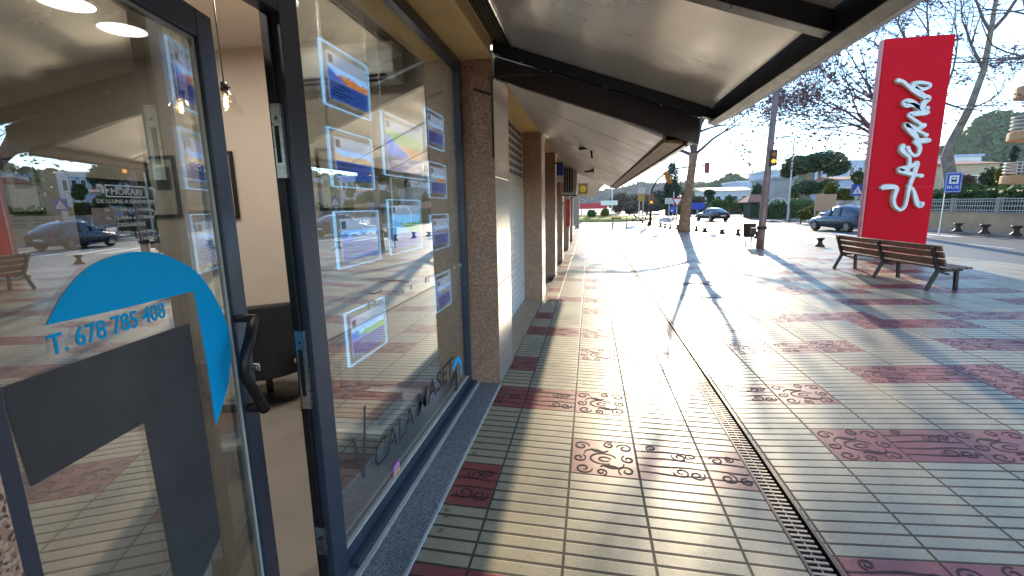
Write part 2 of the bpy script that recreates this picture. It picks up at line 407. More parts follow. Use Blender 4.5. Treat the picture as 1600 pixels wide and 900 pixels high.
# ------------------------------------------------------------------ the setting: ground, pavement, road
KERB = [(-12, 8.9), (8, 8.9), (11, 8.6), (13, 8.0), (15, 7.15), (17, 6.75), (18.7, 6.5), (21.7, 6.05), (24, 5.3), (26.7, 4.75), (28.5, 4.4), (32, 4.15), (36, 4.1), (39, 3.4), (41.5, 1.5)]
def edge(y):
    for (a, xa), (b, xb) in zip(KERB, KERB[1:]):
        if a <= y <= b: return xa + (xb - xa) * (y - a) / (b - a)
    return KERB[0][1] if y < KERB[0][0] else KERB[-1][1]
def build_ground():
    struct(MB().add([(-4000, -4000, -.06), (4000, -4000, -.06), (4000, 4000, -.06), (-4000, 4000, -.06)], [(0, 1, 2, 3)]).build('ground', 'concrete'))
    ys = sorted(set([-12, -6, 0, 3, 6, 9] + [k[0] for k in KERB] + [14, 16, 20, 23, 25, 30, 34]))
    mb = MB()
    def strip(xs_of):
        rows = [[(x, y, gz(x)) for x in xs_of(y)] for y in ys]; k = len(mb.v); n = len(rows[0])
        fs = [(i * n + j, i * n + j + 1, (i + 1) * n + j + 1, (i + 1) * n + j) for i in range(len(ys) - 1) for j in range(n - 1)]
        mb.add([v for r in rows for v in r], fs, 0)
    strip(lambda y: [-.745, -.2, .4, .94])
    strip(lambda y: [1.085 + (edge(y) - .14 - 1.085) * i / 24 for i in range(25)])
    carve(mb)
    struct(mb.build('pavement', ['pave', 'groove']))
    kb = MB(); k = 0
    rows = []
    for y in ys:
        e = edge(y); z = gz(e) + .003; rows.append([(e - .14, y, gz(e - .14) - .2), (e - .14, y, z), (e - .02, y, z), (e, y, z - .02), (e, y, -.05)])
    n = 5
    kb.add([v for r in rows for v in r], [(i * n + j, i * n + j + 1, (i + 1) * n + j + 1, (i + 1) * n + j)[::-1] for i in range(len(ys) - 1) for j in range(n - 1)])
    struct(kb.build('kerb', 'kerb'))
    rd = MB(); rows = []
    yr = sorted(set(ys + [42, 50, 60, 90, 140]))
    for y in yr: rows.append([(edge(y) + .0 if y <= 41.5 else -20.0, y, rz(y)), (14.9 + max(0, y - 45) * .25, y, rz(y))])
    rd.add([v for r in rows for v in r], [(2 * i, 2 * i + 1, 2 * i + 3, 2 * i + 2) for i in range(len(yr) - 1)])
    struct(rd.build('road', 'asphalt'))
    mk = MB()
    for i in range(14):   # centre dashes and the edge line
        y = -4 + i * 3.2; mk.box(11.9, y, rz(y + 1.6) + .004, 12.0, y + 1.6, rz(y + 1.6) + .006)
    mk.box(14.55, -10, .104, 14.65, 28, .106)
    for i in range(7):    # zebra crossing by the bollards
        x = 7.6 + i * 1.0; mk.box(x, 20.0, .104, x + .5, 23.2, .106)
    struct(mk.build('road_marking', 'white'))
    fp = MB()
    fp.add([(14.9, -12, .22), (15.5, -12, .22), (15.5, 34, .22), (14.9, 34, .22), (14.9, -12, .0), (14.9, 34, .0)], [(0, 1, 2, 3), (4, 0, 3, 5)])
    fp.add([(14.9, 34.01, .2), (24, 34.01, .2), (30, 60, .2), (18.6, 60, .15), (14.9, 34.01, .0), (18.6, 60, -.02)], [(0, 1, 2, 3), (4, 0, 3, 5)])
    struct(fp.build('far_pavement', 'kerb'))

def spiral(cx, cy, r, turns, a0, hand=1):
    n = int(15 * turns) + 2
    return [(cx + r * (1 - i / n * .80) * math.cos(a0 + hand * turns * 2 * PI * i / n), cy + r * (1 - i / n * .80) * math.sin(a0 + hand * turns * 2 * PI * i / n)) for i in range(n + 1)]
def wave(y, x0, x1, amp, ph):
    n = 12; return [(x0 + (x1 - x0) * i / n, y + amp * math.sin(ph + 7 * i / n)) for i in range(n + 1)]
def arc(cx, cy, rx, ry, a0, a1, n=10):
    return [(cx + rx * math.cos(a0 + (a1 - a0) * i / n), cy + ry * math.sin(a0 + (a1 - a0) * i / n)) for i in range(n + 1)]
def design(k):
    R = random.Random(100 + k); L = []
    if k % 3 == 2:      # curling beast: body arcs, scales and many curls
        L += [arc(.50, .46, .20, .15, .3, 5.2, 16), arc(.36, .60, .15, .11, .2, 3.3, 12), arc(.64, .34, .16, .12, 3.3, 6.5, 12), arc(.52, .45, .09, .06, 0, 5.6, 10), arc(.45, .72, .13, .07, 2.8, 6.3, 8), arc(.58, .22, .14, .06, .2, 3.0, 8)]
        for cx, cy, r, a, hnd in ((.16, .80, .12, 0, 1), (.13, .44, .10, 1, -1), (.20, .16, .12, 0, -1), (.84, .82, .12, 3, -1), (.60, .88, .09, 1, 1), (.87, .50, .10, 2, 1), (.83, .17, .12, 4, -1), (.46, .10, .08, 5, 1)):
            L.append(spiral(cx, cy, r * 1.08, 1.3, a, hnd))
    else:               # running waves that end in curls
        for i, y in enumerate((.20, .40, .60, .80)):
            L.append(wave(y, 0.0, 1.0, .016, R.random() * 6))
        pts = [(.26, .90, .08), (.66, .70, .11), (.84, .74, .09), (.62, .28, .12), (.83, .24, .11)] if k % 3 == 0 else [(.20, .70, .10), (.40, .78, .08), (.26, .24, .12), (.50, .20, .09), (.76, .50, .12)]
        for i, (cx, cy, r) in enumerate(pts): L.append(spiral(cx, cy, r * 1.05, 1.35, R.random() * 6, 1 if i % 2 else -1))
    return L
def carve(mb):
    """the carved line drawing in the red tiles: ribbons sunk in the tile face"""
    rng = random.Random(5)
    dz = [design(k) for k in range(3)]
    def tile(x0, y0, k, lo, hi):
        for pl in dz[k]:
            pr = None
            n = len(pl)
            for i, (u, v) in enumerate(pl):
                a = pl[max(0, i - 1)]; b = pl[min(n - 1, i + 1)]
                tx, ty = b[0] - a[0], b[1] - a[1]; l = math.hypot(tx, ty) or 1
                w = .0050 * (1 - .45 * abs(2 * i / (n - 1) - 1)) * (1.25 if y0 < 4 else 1.0)
                x, y = x0 + u * .4, y0 + v * .4
                nx, ny = -ty / l * w, tx / l * w
                q = ((x + nx, y + ny), (x - nx, y - ny))
                if min(q[0][0], q[1][0]) < lo + .004 or max(q[0][0], q[1][0]) > hi - .004: pr = None; continue
                q = [(a_, b_, gz(a_) + .002) for a_, b_ in q]
                if pr: mb.add([pr[0], pr[1], q[1], q[0]], [(0, 1, 2, 3)], 1)
                pr = q
    for row in range(-6, 26):
        y0 = 2.05 + row * .4; r5 = row % 5
        for col in range(-1, 4):
            if (r5 == 0 and col < 0) or (r5 == 1 and col >= 1) or (r5 == 3 and col <= 1):
                k = 2 if (r5, col) in ((1, 1), (3, 1)) else (0 if (row + col) % 2 else 1)
                tile(-.5 + col * .4, y0, k, -.745, .94)
        y0 = 2.0 + row * .4
        for col in range(-1, 14):
            for rr, a, b in RIGHT_RED:
                if r5 == rr and a <= col <= b:
                    k = 2 if (col == a or (col == b)) else (row + col) % 2
                    if rr == 4 and col == 0: k = 0
                    tile(1.1 + col * .4, y0, k, 1.085, 9)
                    break
build_ground()

# drain
dr = thing('drain_channel', 'slotted steel drain running along the middle of the tiled pavement', 'drain', (1.0, 0, 0))
b = MB(); b.box(.941, -8, -.05, .957, 41, .006); b.box(1.066, -8, -.05, 1.084, 41, .008); b.build('channel_edge', 'iron', dr, bevel=.002)
g = MB()
y = -2.0
while y < 22: g.box(.9585, y, -.012, 1.050, y + .014, .002); y += .034
g.box(.957, -8, -.05, 1.066, 41, -.04, 1); g.box(.957, 22, -.012, 1.05, 41, .0)
g.box(1.0, -2, -.008, 1.006, 22, .0005)
g.build('grate', ['rust', 'blackm'], dr)

# ------------------------------------------------------------------ shop building
XW, XF = -1.0, -.75
bl = thing('shop_building', 'shop building with granite pillars along the tiled pavement', 'building', (-1, 0, 0))
PILL = [(-.55, .42), (3.66, 4.31), (7.25, 7.80), (10.1, 10.65), (12.85, 13.35), (16.8, 17.3), (20.6, 21.1)]
for i, (a, b_) in enumerate(PILL):
    p = MB(); p.box(-1.248, a + .004, -.05, XF - .004, b_ - .004, 2.685)
    for za, zb_ in ((-.05, .92), (.9235, 1.80), (1.8035, 2.685)): p.box(-1.25, a, za, XF, b_, zb_)
    if i == 1: p.m = [0] * 6 + [0, 0, 0, 1, 0, 0] * 3
    p.build('pillar', ['granite_p', 'polished'], bl, bevel=.004)
p = MB(); p.box(-1.25, -6, 2.688, XF, 33, 2.80); p.build('lintel', 'cream', bl, bevel=.006)
p = MB(); p.box(-7.2, -6, 3.2, -.72, 33, 7.5); p.box(-1.2, -6, 2.8, -.74, 33, 3.2); p.build('upper_wall', 'stucco', bl)
p = MB(); p.box(-1.25, -6, -.05, -.8, -.56, 2.685); p.build('lower_wall', 'granite_p', bl)
p = MB(); p.box(-1.06, .43, -.05, -.752, 3.655, .062); p.build('sill', 'granite_g', bl, bevel=.004)
p = MB(); p.box(-.7515, .43, -.05, -.742, 3.655, .056); p.build('sill_trim', 'gasket', bl)
# shop interior shell
struct(MB().box(-7, -2, -.05, -1.062, 3.80, .055).build('floor', 'floor'))
struct(MB().box(-7.1, -2, 2.96, -1.07, 3.80, 3.1).build('ceiling', 'ceil'))
w = MB(); w.box(-7, 3.80, -.05, -1.252, 3.95, 3.1); w.box(-7.1, -2, -.05, -7.0, 3.95, 3.1); w.box(-7, -2.1, -.05, -1.252, -2.0, 3.1); w.box(-1.258, 3.62, .056, -1.064, 3.657, 2.95); w.box(-1.258, 3.658, .056, -1.2515, 3.80, 2.95)
struct(w.build('interior_wall', 'wall'))

# window and door frame
WY0, WY1, WZ0, WZ1 = 1.46, 3.655, .062, 2.685
fr = MB()
fr.box(-1.06, WY0, WZ0, XW, 1.56, WZ1); fr.box(-1.06, 3.60, WZ0, XW, WY1, WZ1)
fr.box(-1.06, 1.5605, WZ0, XW, 3.5995, .13); fr.box(-1.06, 1.5605, 2.61, XW, 3.5995, WZ1)
fr.box(-.9995, 1.5605, WZ0, -.955, 3.655, .085); fr.box(-.954, 1.50, WZ0, -.925, 3.655, .067, 1)
fr.box(-1.03, 1.561, .1305, -1.012, 3.599, .142, 1)
wf = fr.build('window_frame', ['anth', 'gasket'], bl, bevel=.003)
MB().box(-1.034, 1.55, .12, -1.026, 3.61, 2.62).build('glass', 'glass', wf)
fr = MB(); fr.box(-1.06, .44, 2.205, XW, 1.4595, WZ1); fr.box(-1.06, .44, WZ0, XW, .50, 2.2045)
fr.box(-1.0601, 1.44, WZ0, -1.03, 1.4597, 2.2045, 1)
df = fr.build('door_frame', ['anth', 'black'], bl, bevel=.003)
for za, zb in ((1.68, 1.92), (.84, 1.14), (.22, .34)):
    s = MB(); s.box(-1.053, 1.4555, za, -1.018, 1.4385, zb); s.box(-1.045, 1.4375, za + .05, -1.030, 1.437, zb - .07, 1); s.box(-1.04, 1.4375, zb - .05, -1.032, 1.4368, zb - .04, 1)
    s.build('strike_plate', ['steel', 'blackm'], df, bevel=.001)

# door leaf, swung inwards
TH = math.radians(12.1)
DO = Vector((-1.03, .53, 0)); DU = Vector((-math.sin(TH), math.cos(TH), 0)); DN = Vector((math.cos(TH), math.sin(TH), 0)); DZ = Vector((0, 0, 1))
DW, DH0, DH1 = .915, .075, 2.19
def dbox(mb, u0, u1, z0, z1, n0, n1, m=0):
    c = DO + DU * ((u0 + u1) / 2) + DZ * ((z0 + z1) / 2) + DN * ((n0 + n1) / 2)
    mb.obox(c, DU, DN, DZ, (u1 - u0) / 2, (n1 - n0) / 2, (z1 - z0) / 2, m)
d = MB(); dbox(d, 0, .085, DH0, DH1, -.055, 0); dbox(d, DW - .085, DW, DH0, DH1, -.055, 0); dbox(d, .0855, DW - .0855, DH0, DH0 + .09, -.055, 0); dbox(d, .0855, DW - .0855, DH1 - .085, DH1, -.055, 0)
for a in (.0855, DW - .095): dbox(d, a, a + .0095, DH0 + .0905, DH1 - .0855, -.03, -.012, 1)
dbox(d, .0955, DW - .0955, DH1 - .095, DH1 - .0855, -.03, -.012, 1); dbox(d, .0955, DW - .0955, DH0 + .0905, DH0 + .10, -.03, -.012, 1)
door = d.build('door', ['anth', 'gasket'], bl, bevel=.003)
g = MB(); dbox(g, .08, DW - .08, DH0 + .08, DH1 - .08, -.0245, -.0165); g.build('glass', 'dglass', door)
def dp(px, py, off=-.014):
    q = onplane(px, py, DO + DN * off, DN); return ((q - DO).dot(DU), q.z)
def decal(name, polys, m, off=-.0155, parent=door):
    mb = MB()
    for pl in polys: mb.prism(pl, DO + DN * off, DU, DZ, .0012)
    return mb.build(name, m, parent)
def clampu(q): return (max(.10, min(DW - .10, q[0])), max(DH0 + .105, q[1]))
mark = [(0, 607), (296, 505), (322, 672), (345, 838), (318, 900), (272, 900), (227, 660), (30, 772)]
pl = [dp(*q) for q in mark]
pl[-1] = (max(pl[-1][0], .11), pl[-1][1])
decal('grey_emblem', [pl], 'vinyl')
def smooth_pts(p, n=6):
    o = []
    for i in range(len(p) - 1):
        a, b, c, e = p[max(0, i - 1)], p[i], p[i + 1], p[min(len(p) - 1, i + 2)]
        for k in range(n):
            t = k / n
            o.append(tuple(.5 * ((2 * b[j]) + (-a[j] + c[j]) * t + (2 * a[j] - 5 * b[j] + 4 * c[j] - e[j]) * t * t + (-a[j] + 3 * b[j] - 3 * c[j] + e[j]) * t ** 3) for j in (0, 1)))
    return o + [p[-1]]
outer = smooth_pts([dp(*q) for q in ((73, 508), (105, 452), (150, 411), (215, 393), (270, 403), (315, 433), (348, 488), (361, 540), (357, 600), (338, 665))])
inner = [dp(*q) for q in ((326, 580), (312, 500), (303, 455), (180, 485))]
decal('blue_arc', [outer + inner], 'blue')
tb = MB(); a, c = dp(80, 556), dp(262, 506)
write(tb, 'T. 678 785 408', DO + DU * a[0] + DZ * (a[1] - .0) + DN * -.0155, DU, DZ, width=(c[0] - a[0]), height=.042, offset=.012); tb.build('phone_number', 'blue', door)
# opening-hours sign on the door
a, c = dp(117, 282, -.045), dp(240, 376, -.045)
u0, u1, z1, z0 = a[0], c[0], a[1], c[1]
hs = MB(); dbox(hs, u0, u1, z0, z1, -.05, -.038); dbox(hs, u0 - .008, u0, z0 - .008, z1 + .008, -.052, -.034, 1); dbox(hs, u1, u1 + .008, z0 - .008, z1 + .008, -.052, -.034, 1); dbox(hs, u0, u1, z1, z1 + .008, -.052, -.034, 1); dbox(hs, u0, u1, z0 - .008, z0, -.052, -.034, 1)
hsn = hs.build('opening_hours_board', ['navy', 'black'], door)
ht = MB(); W_, H_ = u1 - u0, z1 - z0; mid = (u0 + u1) / 2
for i, (tx, hh, yy, ww) in enumerate((('HORARI', .105, .80, .46), ('DE LLUNS A DIVENDRES', .062, .665, .88), ('de 10:00hs a 14:00hs', .055, .54, .74), ('de 15:00hs a 17:00hs', .055, .41, .74), ('DISSABTES', .062, .29, .42), ('de 10:00hs a 14:00hs', .055, .165, .74), ('de 16:00hs a 19:00hs', .055, .04, .74))):
    write(ht, tx, DO + DU * (mid - ww * W_ / 2) + DZ * (z0 + yy * H_) + DN * -.0150, DU, DZ, width=ww * W_, height=hh * H_)
def line(u, v, uu, vv, wd=.004):
    dbox(ht, u - wd / 2 if u == uu else u, (uu + wd / 2) if u == uu else uu, v - wd / 2 if v == vv else v, vv + wd / 2 if v == vv else vv, -.0160, -.0148)
x0, x1, y0, y1 = mid - .30 * W_, mid + .30 * W_, z0 + .77 * H_, z0 + .945 * H_
line(x0, y0, x1, y0, .003); line(x0, y1, x1, y1, .003); line(x0, y0, x0, y1, .003); line(x1, y0, x1, y1, .003)
for q in (u0 + .09 * W_, u0 + .88 * W_):
    line(q, z0 + .93 * H_, q + .07 * W_, z0 + .93 * H_, .007); line(q + .07 * W_, z0 + .82 * H_, q + .07 * W_, z0 + .93 * H_, .007)
ht.build('hours_lettering', 'white', hsn)
# pull handle and lock
def dq(px, py, off): return onplane(px, py, DO + DN * off, DN)
hb = MB(); top, mid_, bot = dq(396, 497, .06), dq(377, 578, .062), dq(414, 640, .06)
hb.tube([top, top.lerp(mid_, .5) + DN * .004, top.lerp(mid_, .85), mid_.lerp(bot, .12), mid_.lerp(bot, .5), bot], [.017, .0175, .018, .0185, .018, .018], 14)
q = dq(394, 494, .03); hb.bar(top + DN * .005, top - DN * .061, .028, .022); hb.bar(bot - DZ * -.01 + DN * .005, bot - DN * .061 + DZ * .01, .028, .022)
hb.build('handle', 'black', door, smooth=True)
q = dq(398, 573, .004); lk = MB(); lk.tube([q - DN * .004, q + DN * .012], .013, 14); lk.obox(q + DN * .014 - DZ * .004, DU, DN, DZ, .003, .004, .012); lk.build('lock_cylinder', 'steel', door)
hg = MB(); hg.tube([dq(420, 52, 0) , dq(434, 47, 0)], .012, 8); hg.build('door_closer', 'white', df)

# shop window lettering
YZ = (Vector((0, 1, 0)), Vector((0, 0, 1)))
def wp(px, py, x=-1.024): q = atx(px, py, x); return q
lt = MB(); XL = -1.0255
A_, B_ = wp(588, 738), wp(718, 597)
write(lt, 'CALA', (XL, A_.y, .30), *YZ, width=.50, height=.13, shear=.12, offset=-.012)
write(lt, 'MASET', (XL, A_.y + .56, .315), *YZ, width=.76, height=.13, shear=.12, offset=.010)
lt.build('window_lettering', 'letter', wf)
re_ = MB(); q = wp(575, 478)
write(re_, 'R e a l   E s t a t e', (XL, q.y, q.z - .02), *YZ, width=max(.6, wp(722, 420).y - q.y), height=.034); re_.build('small_lettering', 'gasket', wf)
em = MB(); q = wp(712, 585)
em.prism([(0, 0), (.17, .05), (.17, -.30), (.12, -.30), (.12, -.02), (0, -.06)], (XL, q.y - .13, q.z), *YZ, .0015); em.build('dark_emblem', 'letter', wf)
em = MB(); em.prism(arc(.05, -.03, .13, .12, 2.6, -.6, 12) + arc(.05, -.03, .10, .075, -.6, 2.6, 12), (XL, q.y, q.z + .03), *YZ, .0015); em.build('blue_mark', 'blue', wf)
em = MB(); q0 = wp(562, 745)   # large pale V mark near the post
em.prism([(0, .20), (.016, .20), (.07, .02), (.12, .30), (.136, .30), (.08, -.03), (.062, -.03)], (XL, q0.y - .03, q0.z), *YZ, .0015); em.build('pale_emblem', 'vinyl', wf)
ig = MB(); q = wp(620, 734); r = .042
def rr(r, c): return [(math.copysign(1, x) * (r - c) + c * math.cos(t), math.copysign(1, y) * (r - c) + c * math.sin(t)) for x, y, t0 in ((1, 1, 0), (-1, 1, PI / 2), (-1, -1, PI), (1, -1, 1.5 * PI)) for t in (t0, t0 + .4, t0 + .8, t0 + 1.17, t0 + PI / 2)]
o_ = Vector((XL, q.y, q.z))
ig.prism(rr(r, .012), o_, *YZ, .0012, 0); ig.prism([(p_[0], p_[1] * .5 - r * .5) for p_ in rr(r * .99, .012)], o_ + Vector((.0013, 0, 0)), *YZ, .0004, 1)
def ring(mb, ro, ri, m, off, f=None):
    O = rr(ro, .011) if f is None else [(ro * math.cos(t * PI / 10), ro * math.sin(t * PI / 10)) for t in range(20)]
    I = rr(ri, .009) if f is None else [(ri * math.cos(t * PI / 10), ri * math.sin(t * PI / 10)) for t in range(20)]
    n = len(O); vs = [o_ + Vector((off, *p_)) for p_ in O + I]; mb.add(vs, [(i, (i + 1) % n, n + (i + 1) % n, n + i) for i in range(n)], m)
ring(ig, r * .72, r * .58, 2, .0022); ring(ig, r * .36, r * .24, 2, .0022, 1); ig.box(o_.x + .0015, o_.y + r * .38, o_.z + r * .38, o_.x + .0023, o_.y + r * .5, o_.z + r * .5, 2)
ig.build('camera_sticker', ['pink', 'orange', 'white'], wf)

# ------------------------------------------------------------------ lit listing panels hanging behind the window
XP = -1.13
pics = [((.30, .55, .95), (.70, .22, .06), (.03, .10, .45)), ((.25, .50, .95), (.62, .42, .24), (.55, .40, .28)), ((.15, .35, .15), (.70, .38, .20), (.03, .18, .75)), ((.30, .50, .75), (.20, .17, .2), (.35, .30, .30)), ((.35, .55, .8), (.5, .25, .12), (.08, .35, .45)), ((.25, .55, 1.0), (.15, .35, .12), (.10, .40, .80)), ((.25, .5, 1.0), (.12, .22, .35), (.05, .15, .5)), ((.35, .60, 1.0), (.16, .42, .10), (.06, .12, .6)), ((.3, .5, .9), (.25, .2, .25), (.1, .2, .5)), ((.3, .5, .9), (.3, .25, .3), (.1, .2, .5))]
PAN = [((500, 58), (512, 162), (574, 108), 'topmost lit panel by the door post showing a harbour and red roofs'), ((513, 199), (521, 290), (580, 219), 'lit panel showing a pale villa and terrace, under the harbour panel'), ((596, 172), (602, 272), (658, 203), 'lit panel showing a blue pool on a terracotta terrace'), ((664, 162), (667, 226), (692, 188), 'topmost of the narrow lit panels near the far window edge'), ((669, 249), (670, 308), (696, 262), 'lit panel with a turquoise arch picture near the far window edge'), ((606, 309), (611, 398), (656, 317), 'lit panel with wide blue sky, under the terracotta pool panel'), ((523, 331), (530, 420), (590, 331), 'faint lit panel under the pale villa panel, mostly washed out'), ((540, 488), (546, 574), (600, 468), 'lowest lit panel, green and blue garden picture, above the lettering'), ((673, 335), (675, 392), (700, 336), 'lit panel in the far column with a dark skyline picture'), ((680, 432), (681, 490), (703, 424), 'lowest lit panel in the far column by the pillar')]
for i, (tl_, bl_, tr_, lab) in enumerate(PAN):
    a, bq, cq_ = atx(*tl_, XP), atx(*bl_, XP), atx(*tr_, XP)
    y0, z1 = a.y, (a.z + cq_.z) / 2
    wd = cq_.y - a.y; ht_ = z1 - bq.z
    t = thing('listing_panel', lab, 'display panel', (XP, y0 + wd / 2, z1 - ht_ / 2), 'lit listing panels hanging in the shop window')
    MB().box(XP - .008, y0, z1 - ht_, XP + .002, y0 + wd, z1).build('acrylic_sheet', 'acrylic', t)
    e = MB(); e.box(XP - .009, y0 - .007, z1 - ht_, XP + .003, y0 - .0005, z1); e.box(XP - .009, y0 - .007, z1 + .0005, XP + .003, y0 + wd, z1 + .005); e.box(XP - .009, y0, z1 - ht_ - .004, XP + .003, y0 + wd, z1 - ht_ - .0005)
    e.box(XP - .009, y0 + wd + .0005, z1 - ht_, XP + .003, y0 + wd + .004, z1); e.build('lit_edge', 'edge', t)
    k = MB(); k.box(XP + .0035, y0 + .03, z1 - ht_ + .03, XP + .005, y0 + wd - .03, z1 - .03); card = k.build('card', emis('card %d' % i, (.55, .64, .90), .45), t)
    k = MB(); k.box(XP + .0055, y0 + .03, z1 - ht_ + .115, XP + .0065, y0 + wd - .03, z1 - .085)
    k.build('photo', photo_mat('photo %d' % i, *pics[i], .85, i * 1.3 + 1), card, at=(XP + .006, y0 + wd / 2, z1 - ht_ / 2 - .0))
    k = MB(); k.box(XP + .0055, y0 + .032, z1 - ht_ + .03, XP + .0065, y0 + wd - .032, z1 - ht_ + .112, 0); kk = MB(); kk.box(XP + .0055, y0 + .04, z1 - .075, XP + .007, y0 + .075, z1 - .042); kk.build('agency_mark', 'navy', card)
    for j in range(4): k.box(XP + .0066, y0 + .05, z1 - ht_ + .092 - j * .015, XP + .0072, y0 + .05 + (.16, .1, .19, .12)[j], z1 - ht_ + .097 - j * .015, 1)
    k.build('caption_bar', ['navye', 'paper'], card)
    for yy in (y0 + .0, y0 + wd): MB().tube([(XP - .004, yy, z1 - ht_), (XP - .004, yy, 2.95)], .0012, 4).build('cable', 'steel', t)
# things inside the shop
def pendant(px, py, y, lab):
    q = aty(px, py, y); t = thing('pendant_lamp', lab, 'pendant lamp', (q.x, q.y, q.z), 'pendant lamps over the shop floor')
    MB().tube([(q.x, q.y, q.z + .09), (q.x, q.y, 2.96)], .004, 6).build('flex', 'black', t)
    m = MB(); m.lathe((q.x, q.y, q.z + .05), [(.006, .06), (.02, .055), (.024, .03), (.024, 0), (.016, -.012)], 14); m.tube([(q.x, q.y, q.z + .075), (q.x + .04, q.y, q.z + .075)], .006, 6); m.build('socket', 'black', t, smooth=True)
    m = MB(); m.lathe(q, [(.010, .045), (.016, .03), (.028, 0), (.030, -.025), (.022, -.05), (.005, -.06)], 14); bu = m.build('bulb', 'clear', t, smooth=True)
    m = MB(); m.tube([(q.x - .008, q.y, q.z + .02), (q.x - .010, q.y, q.z - .035)], .004, 5); m.tube([(q.x + .008, q.y, q.z + .02), (q.x + .010, q.y, q.z - .035)], .004, 5); m.build('filament', 'bulb', bu)
    m = MB(); k = 18
    prof = [(.026, .06), (.05, .03), (.075, -.02), (.085, -.07)]
    m.lathe(q, prof, k); m.f = m.f[:-2]; m.m = m.m[:-2]; m.build('glass_shade', 'clear', t, smooth=True)
    L = bpy.data.lights.new('pendant_light', 'POINT'); L.energy = 2; L.color = (1, .66, .34); L.shadow_soft_size = .012
    o = bpy.data.objects.new('pendant_light', L); COL.objects.link(o); o.parent = t; o.location = (0, 0, -.01)
pendant(353, 158, 2.55, 'pendant bulb in clear glass, seen through the open doorway gap')
pendant(283, 165, 2.55, 'pendant bulb in clear glass, seen through the door glass')
DLP = [aty(105, 13, 2.75), aty(192, 47, 3.2)]
for i, q in enumerate(DLP):
    t = thing('downlight', ('round white ceiling downlight farther from the door edge' if i == 0 else 'round white ceiling downlight closer to the pendant bulbs'), 'ceiling light', (q.x, q.y, 2.955), 'ceiling downlights in the shop')
    m = MB(); m.lathe((q.x, q.y, 2.957), [(.17, 0), (.17, -.012), (.15, -.016), (.15, -.006)], 24); m.build('trim_ring', 'white', t)
    m = MB(); m.lathe((q.x, q.y, 2.944), [(.148, .004), (.148, -.002)], 24); m.build('diffuser', 'down', t)
for x, y in ((-3.7, 2.4), (-3.7, .6), (-5.5, 1.5), (-2.0, 2.9), (-2.0, .6)):
    L = bpy.data.lights.new('downlight_light', 'AREA'); L.energy = 4.8; L.size = .3; L.color = (1, .94, .86); L.shape = 'DISK'
    o = bpy.data.objects.new('downlight_light', L); COL.objects.link(o); o.location = (x, y, 2.90)
def picture(pxa, pya, pxb, pyb, lab):
    a, b_ = aty(pxa, pya, 3.79), aty(pxb, pyb, 3.79); z1 = max(a.z, b_.z); x0, x1 = a.x, b_.x; z0 = z1 - .62 if lab else b_.z
    z0 = aty(pxa, pyb, 3.79).z
    t = thing('framed_picture', lab, 'picture', ((x0 + x1) / 2, 3.79, (z0 + z1) / 2), 'framed pictures on the shop wall')
    f = MB(); f.box(x0, 3.77, z0, x1, 3.797, z0 + .025); f.box(x0, 3.77, z1 - .025, x1, 3.797, z1); f.box(x0, 3.77, z0 + .025, x0 + .025, 3.797, z1 - .025); f.box(x1 - .025, 3.77, z0 + .025, x1, 3.797, z1 - .025); f.build('frame', 'black', t)
    MB().box(x0 + .025, 3.785, z0 + .025, x1 - .025, 3.796, z1 - .025).build('mount', 'picture', t)
    m = MB(); xm, zm = (x0 + x1) / 2, (z0 + z1) / 2
    m.box(x0 + (x1 - x0) * .3, 3.78, z0 + (z1 - z0) * .45, x1 - (x1 - x0) * .2, 3.7845, z1 - (z1 - z0) * .18); m.build('print', 'pdark', t)
picture(226, 245, 286, 340, 'black framed picture with a dark print, seen through the door glass')
picture(0, 247, 72, 335, 'black framed picture near the edge of the door glass, beside the street reflection')
picture(322, 238, 375, 342, 'black framed picture whose edge shows in the doorway gap')
picture(493, 232, 640, 330, 'wide dark framed picture behind the listing panels')
# split air conditioner inside
q0, q1 = aty(474, 92, 3.79), aty(632, 140, 3.79)
t = thing('indoor_air_conditioner', 'white wall-mounted air conditioner above the listing panels', 'air conditioner', ((q0.x + q1.x) / 2, 3.7, q0.z))
prof = [(3.795, 0), (3.795, -.28), (3.66, -.28), (3.60, -.22), (3.58, -.08), (3.60, 0)]
m = MB(); n = len(prof)
m.add([(x, y, q0.z + .02 + z) for x in (q0.x, q1.x) for y, z in prof], [tuple(range(n))[::-1], tuple(range(n, 2 * n))] + [(i, (i + 1) % n, n + (i + 1) % n, n + i) for i in range(n)]); m.build('casing', 'white', t, bevel=.01)
m = MB()
for k in (0, 1): m.obox(((q0.x + q1.x) / 2, 3.612 + k * .03, q0.z - .222 - k * .028), (1, 0, 0), (0, 1, -.9), (0, .9, 1), (q1.x - q0.x) * .42, .009, .002)
m.build('louvre', 'blackm', t)
# swivel chair
q = Vector((-2.62, 3.2, .055))
t = thing('swivel_chair', 'black leather tub chair on a chrome disc base inside the doorway', 'chair', q)
m = MB(); m.lathe(q, [(.27, 0), (.27, .012), (.24, .022), (.05, .034), (.03, .04)], 28); m.build('base', 'black', t, smooth=True)
m = MB(); m.tube([q + Vector((0, 0, .035)), q + Vector((0, 0, .32))], .028, 14); m.build('column', 'steel', t, smooth=True)
m = MB(); m.box(q.x - .27, q.y - .26, .33, q.x + .27, q.y + .26, .45); m.build('seat', 'leather', t, bevel=.04)
m = MB(); ns = 16
for r_, zt in ((.36, .85), (.29, .85)): pass
ring_ = []
for i in range(ns + 1):
    a = math.radians(-163 + 220 * i / ns); zt = .80 + .08 * math.sin(max(0, math.pi * i / ns))
    ring_.append([(q.x + r_ * math.cos(a), q.y + r_ * math.sin(a), z) for r_, z in ((.36, .30), (.37, zt), (.29, zt), (.28, .30))])
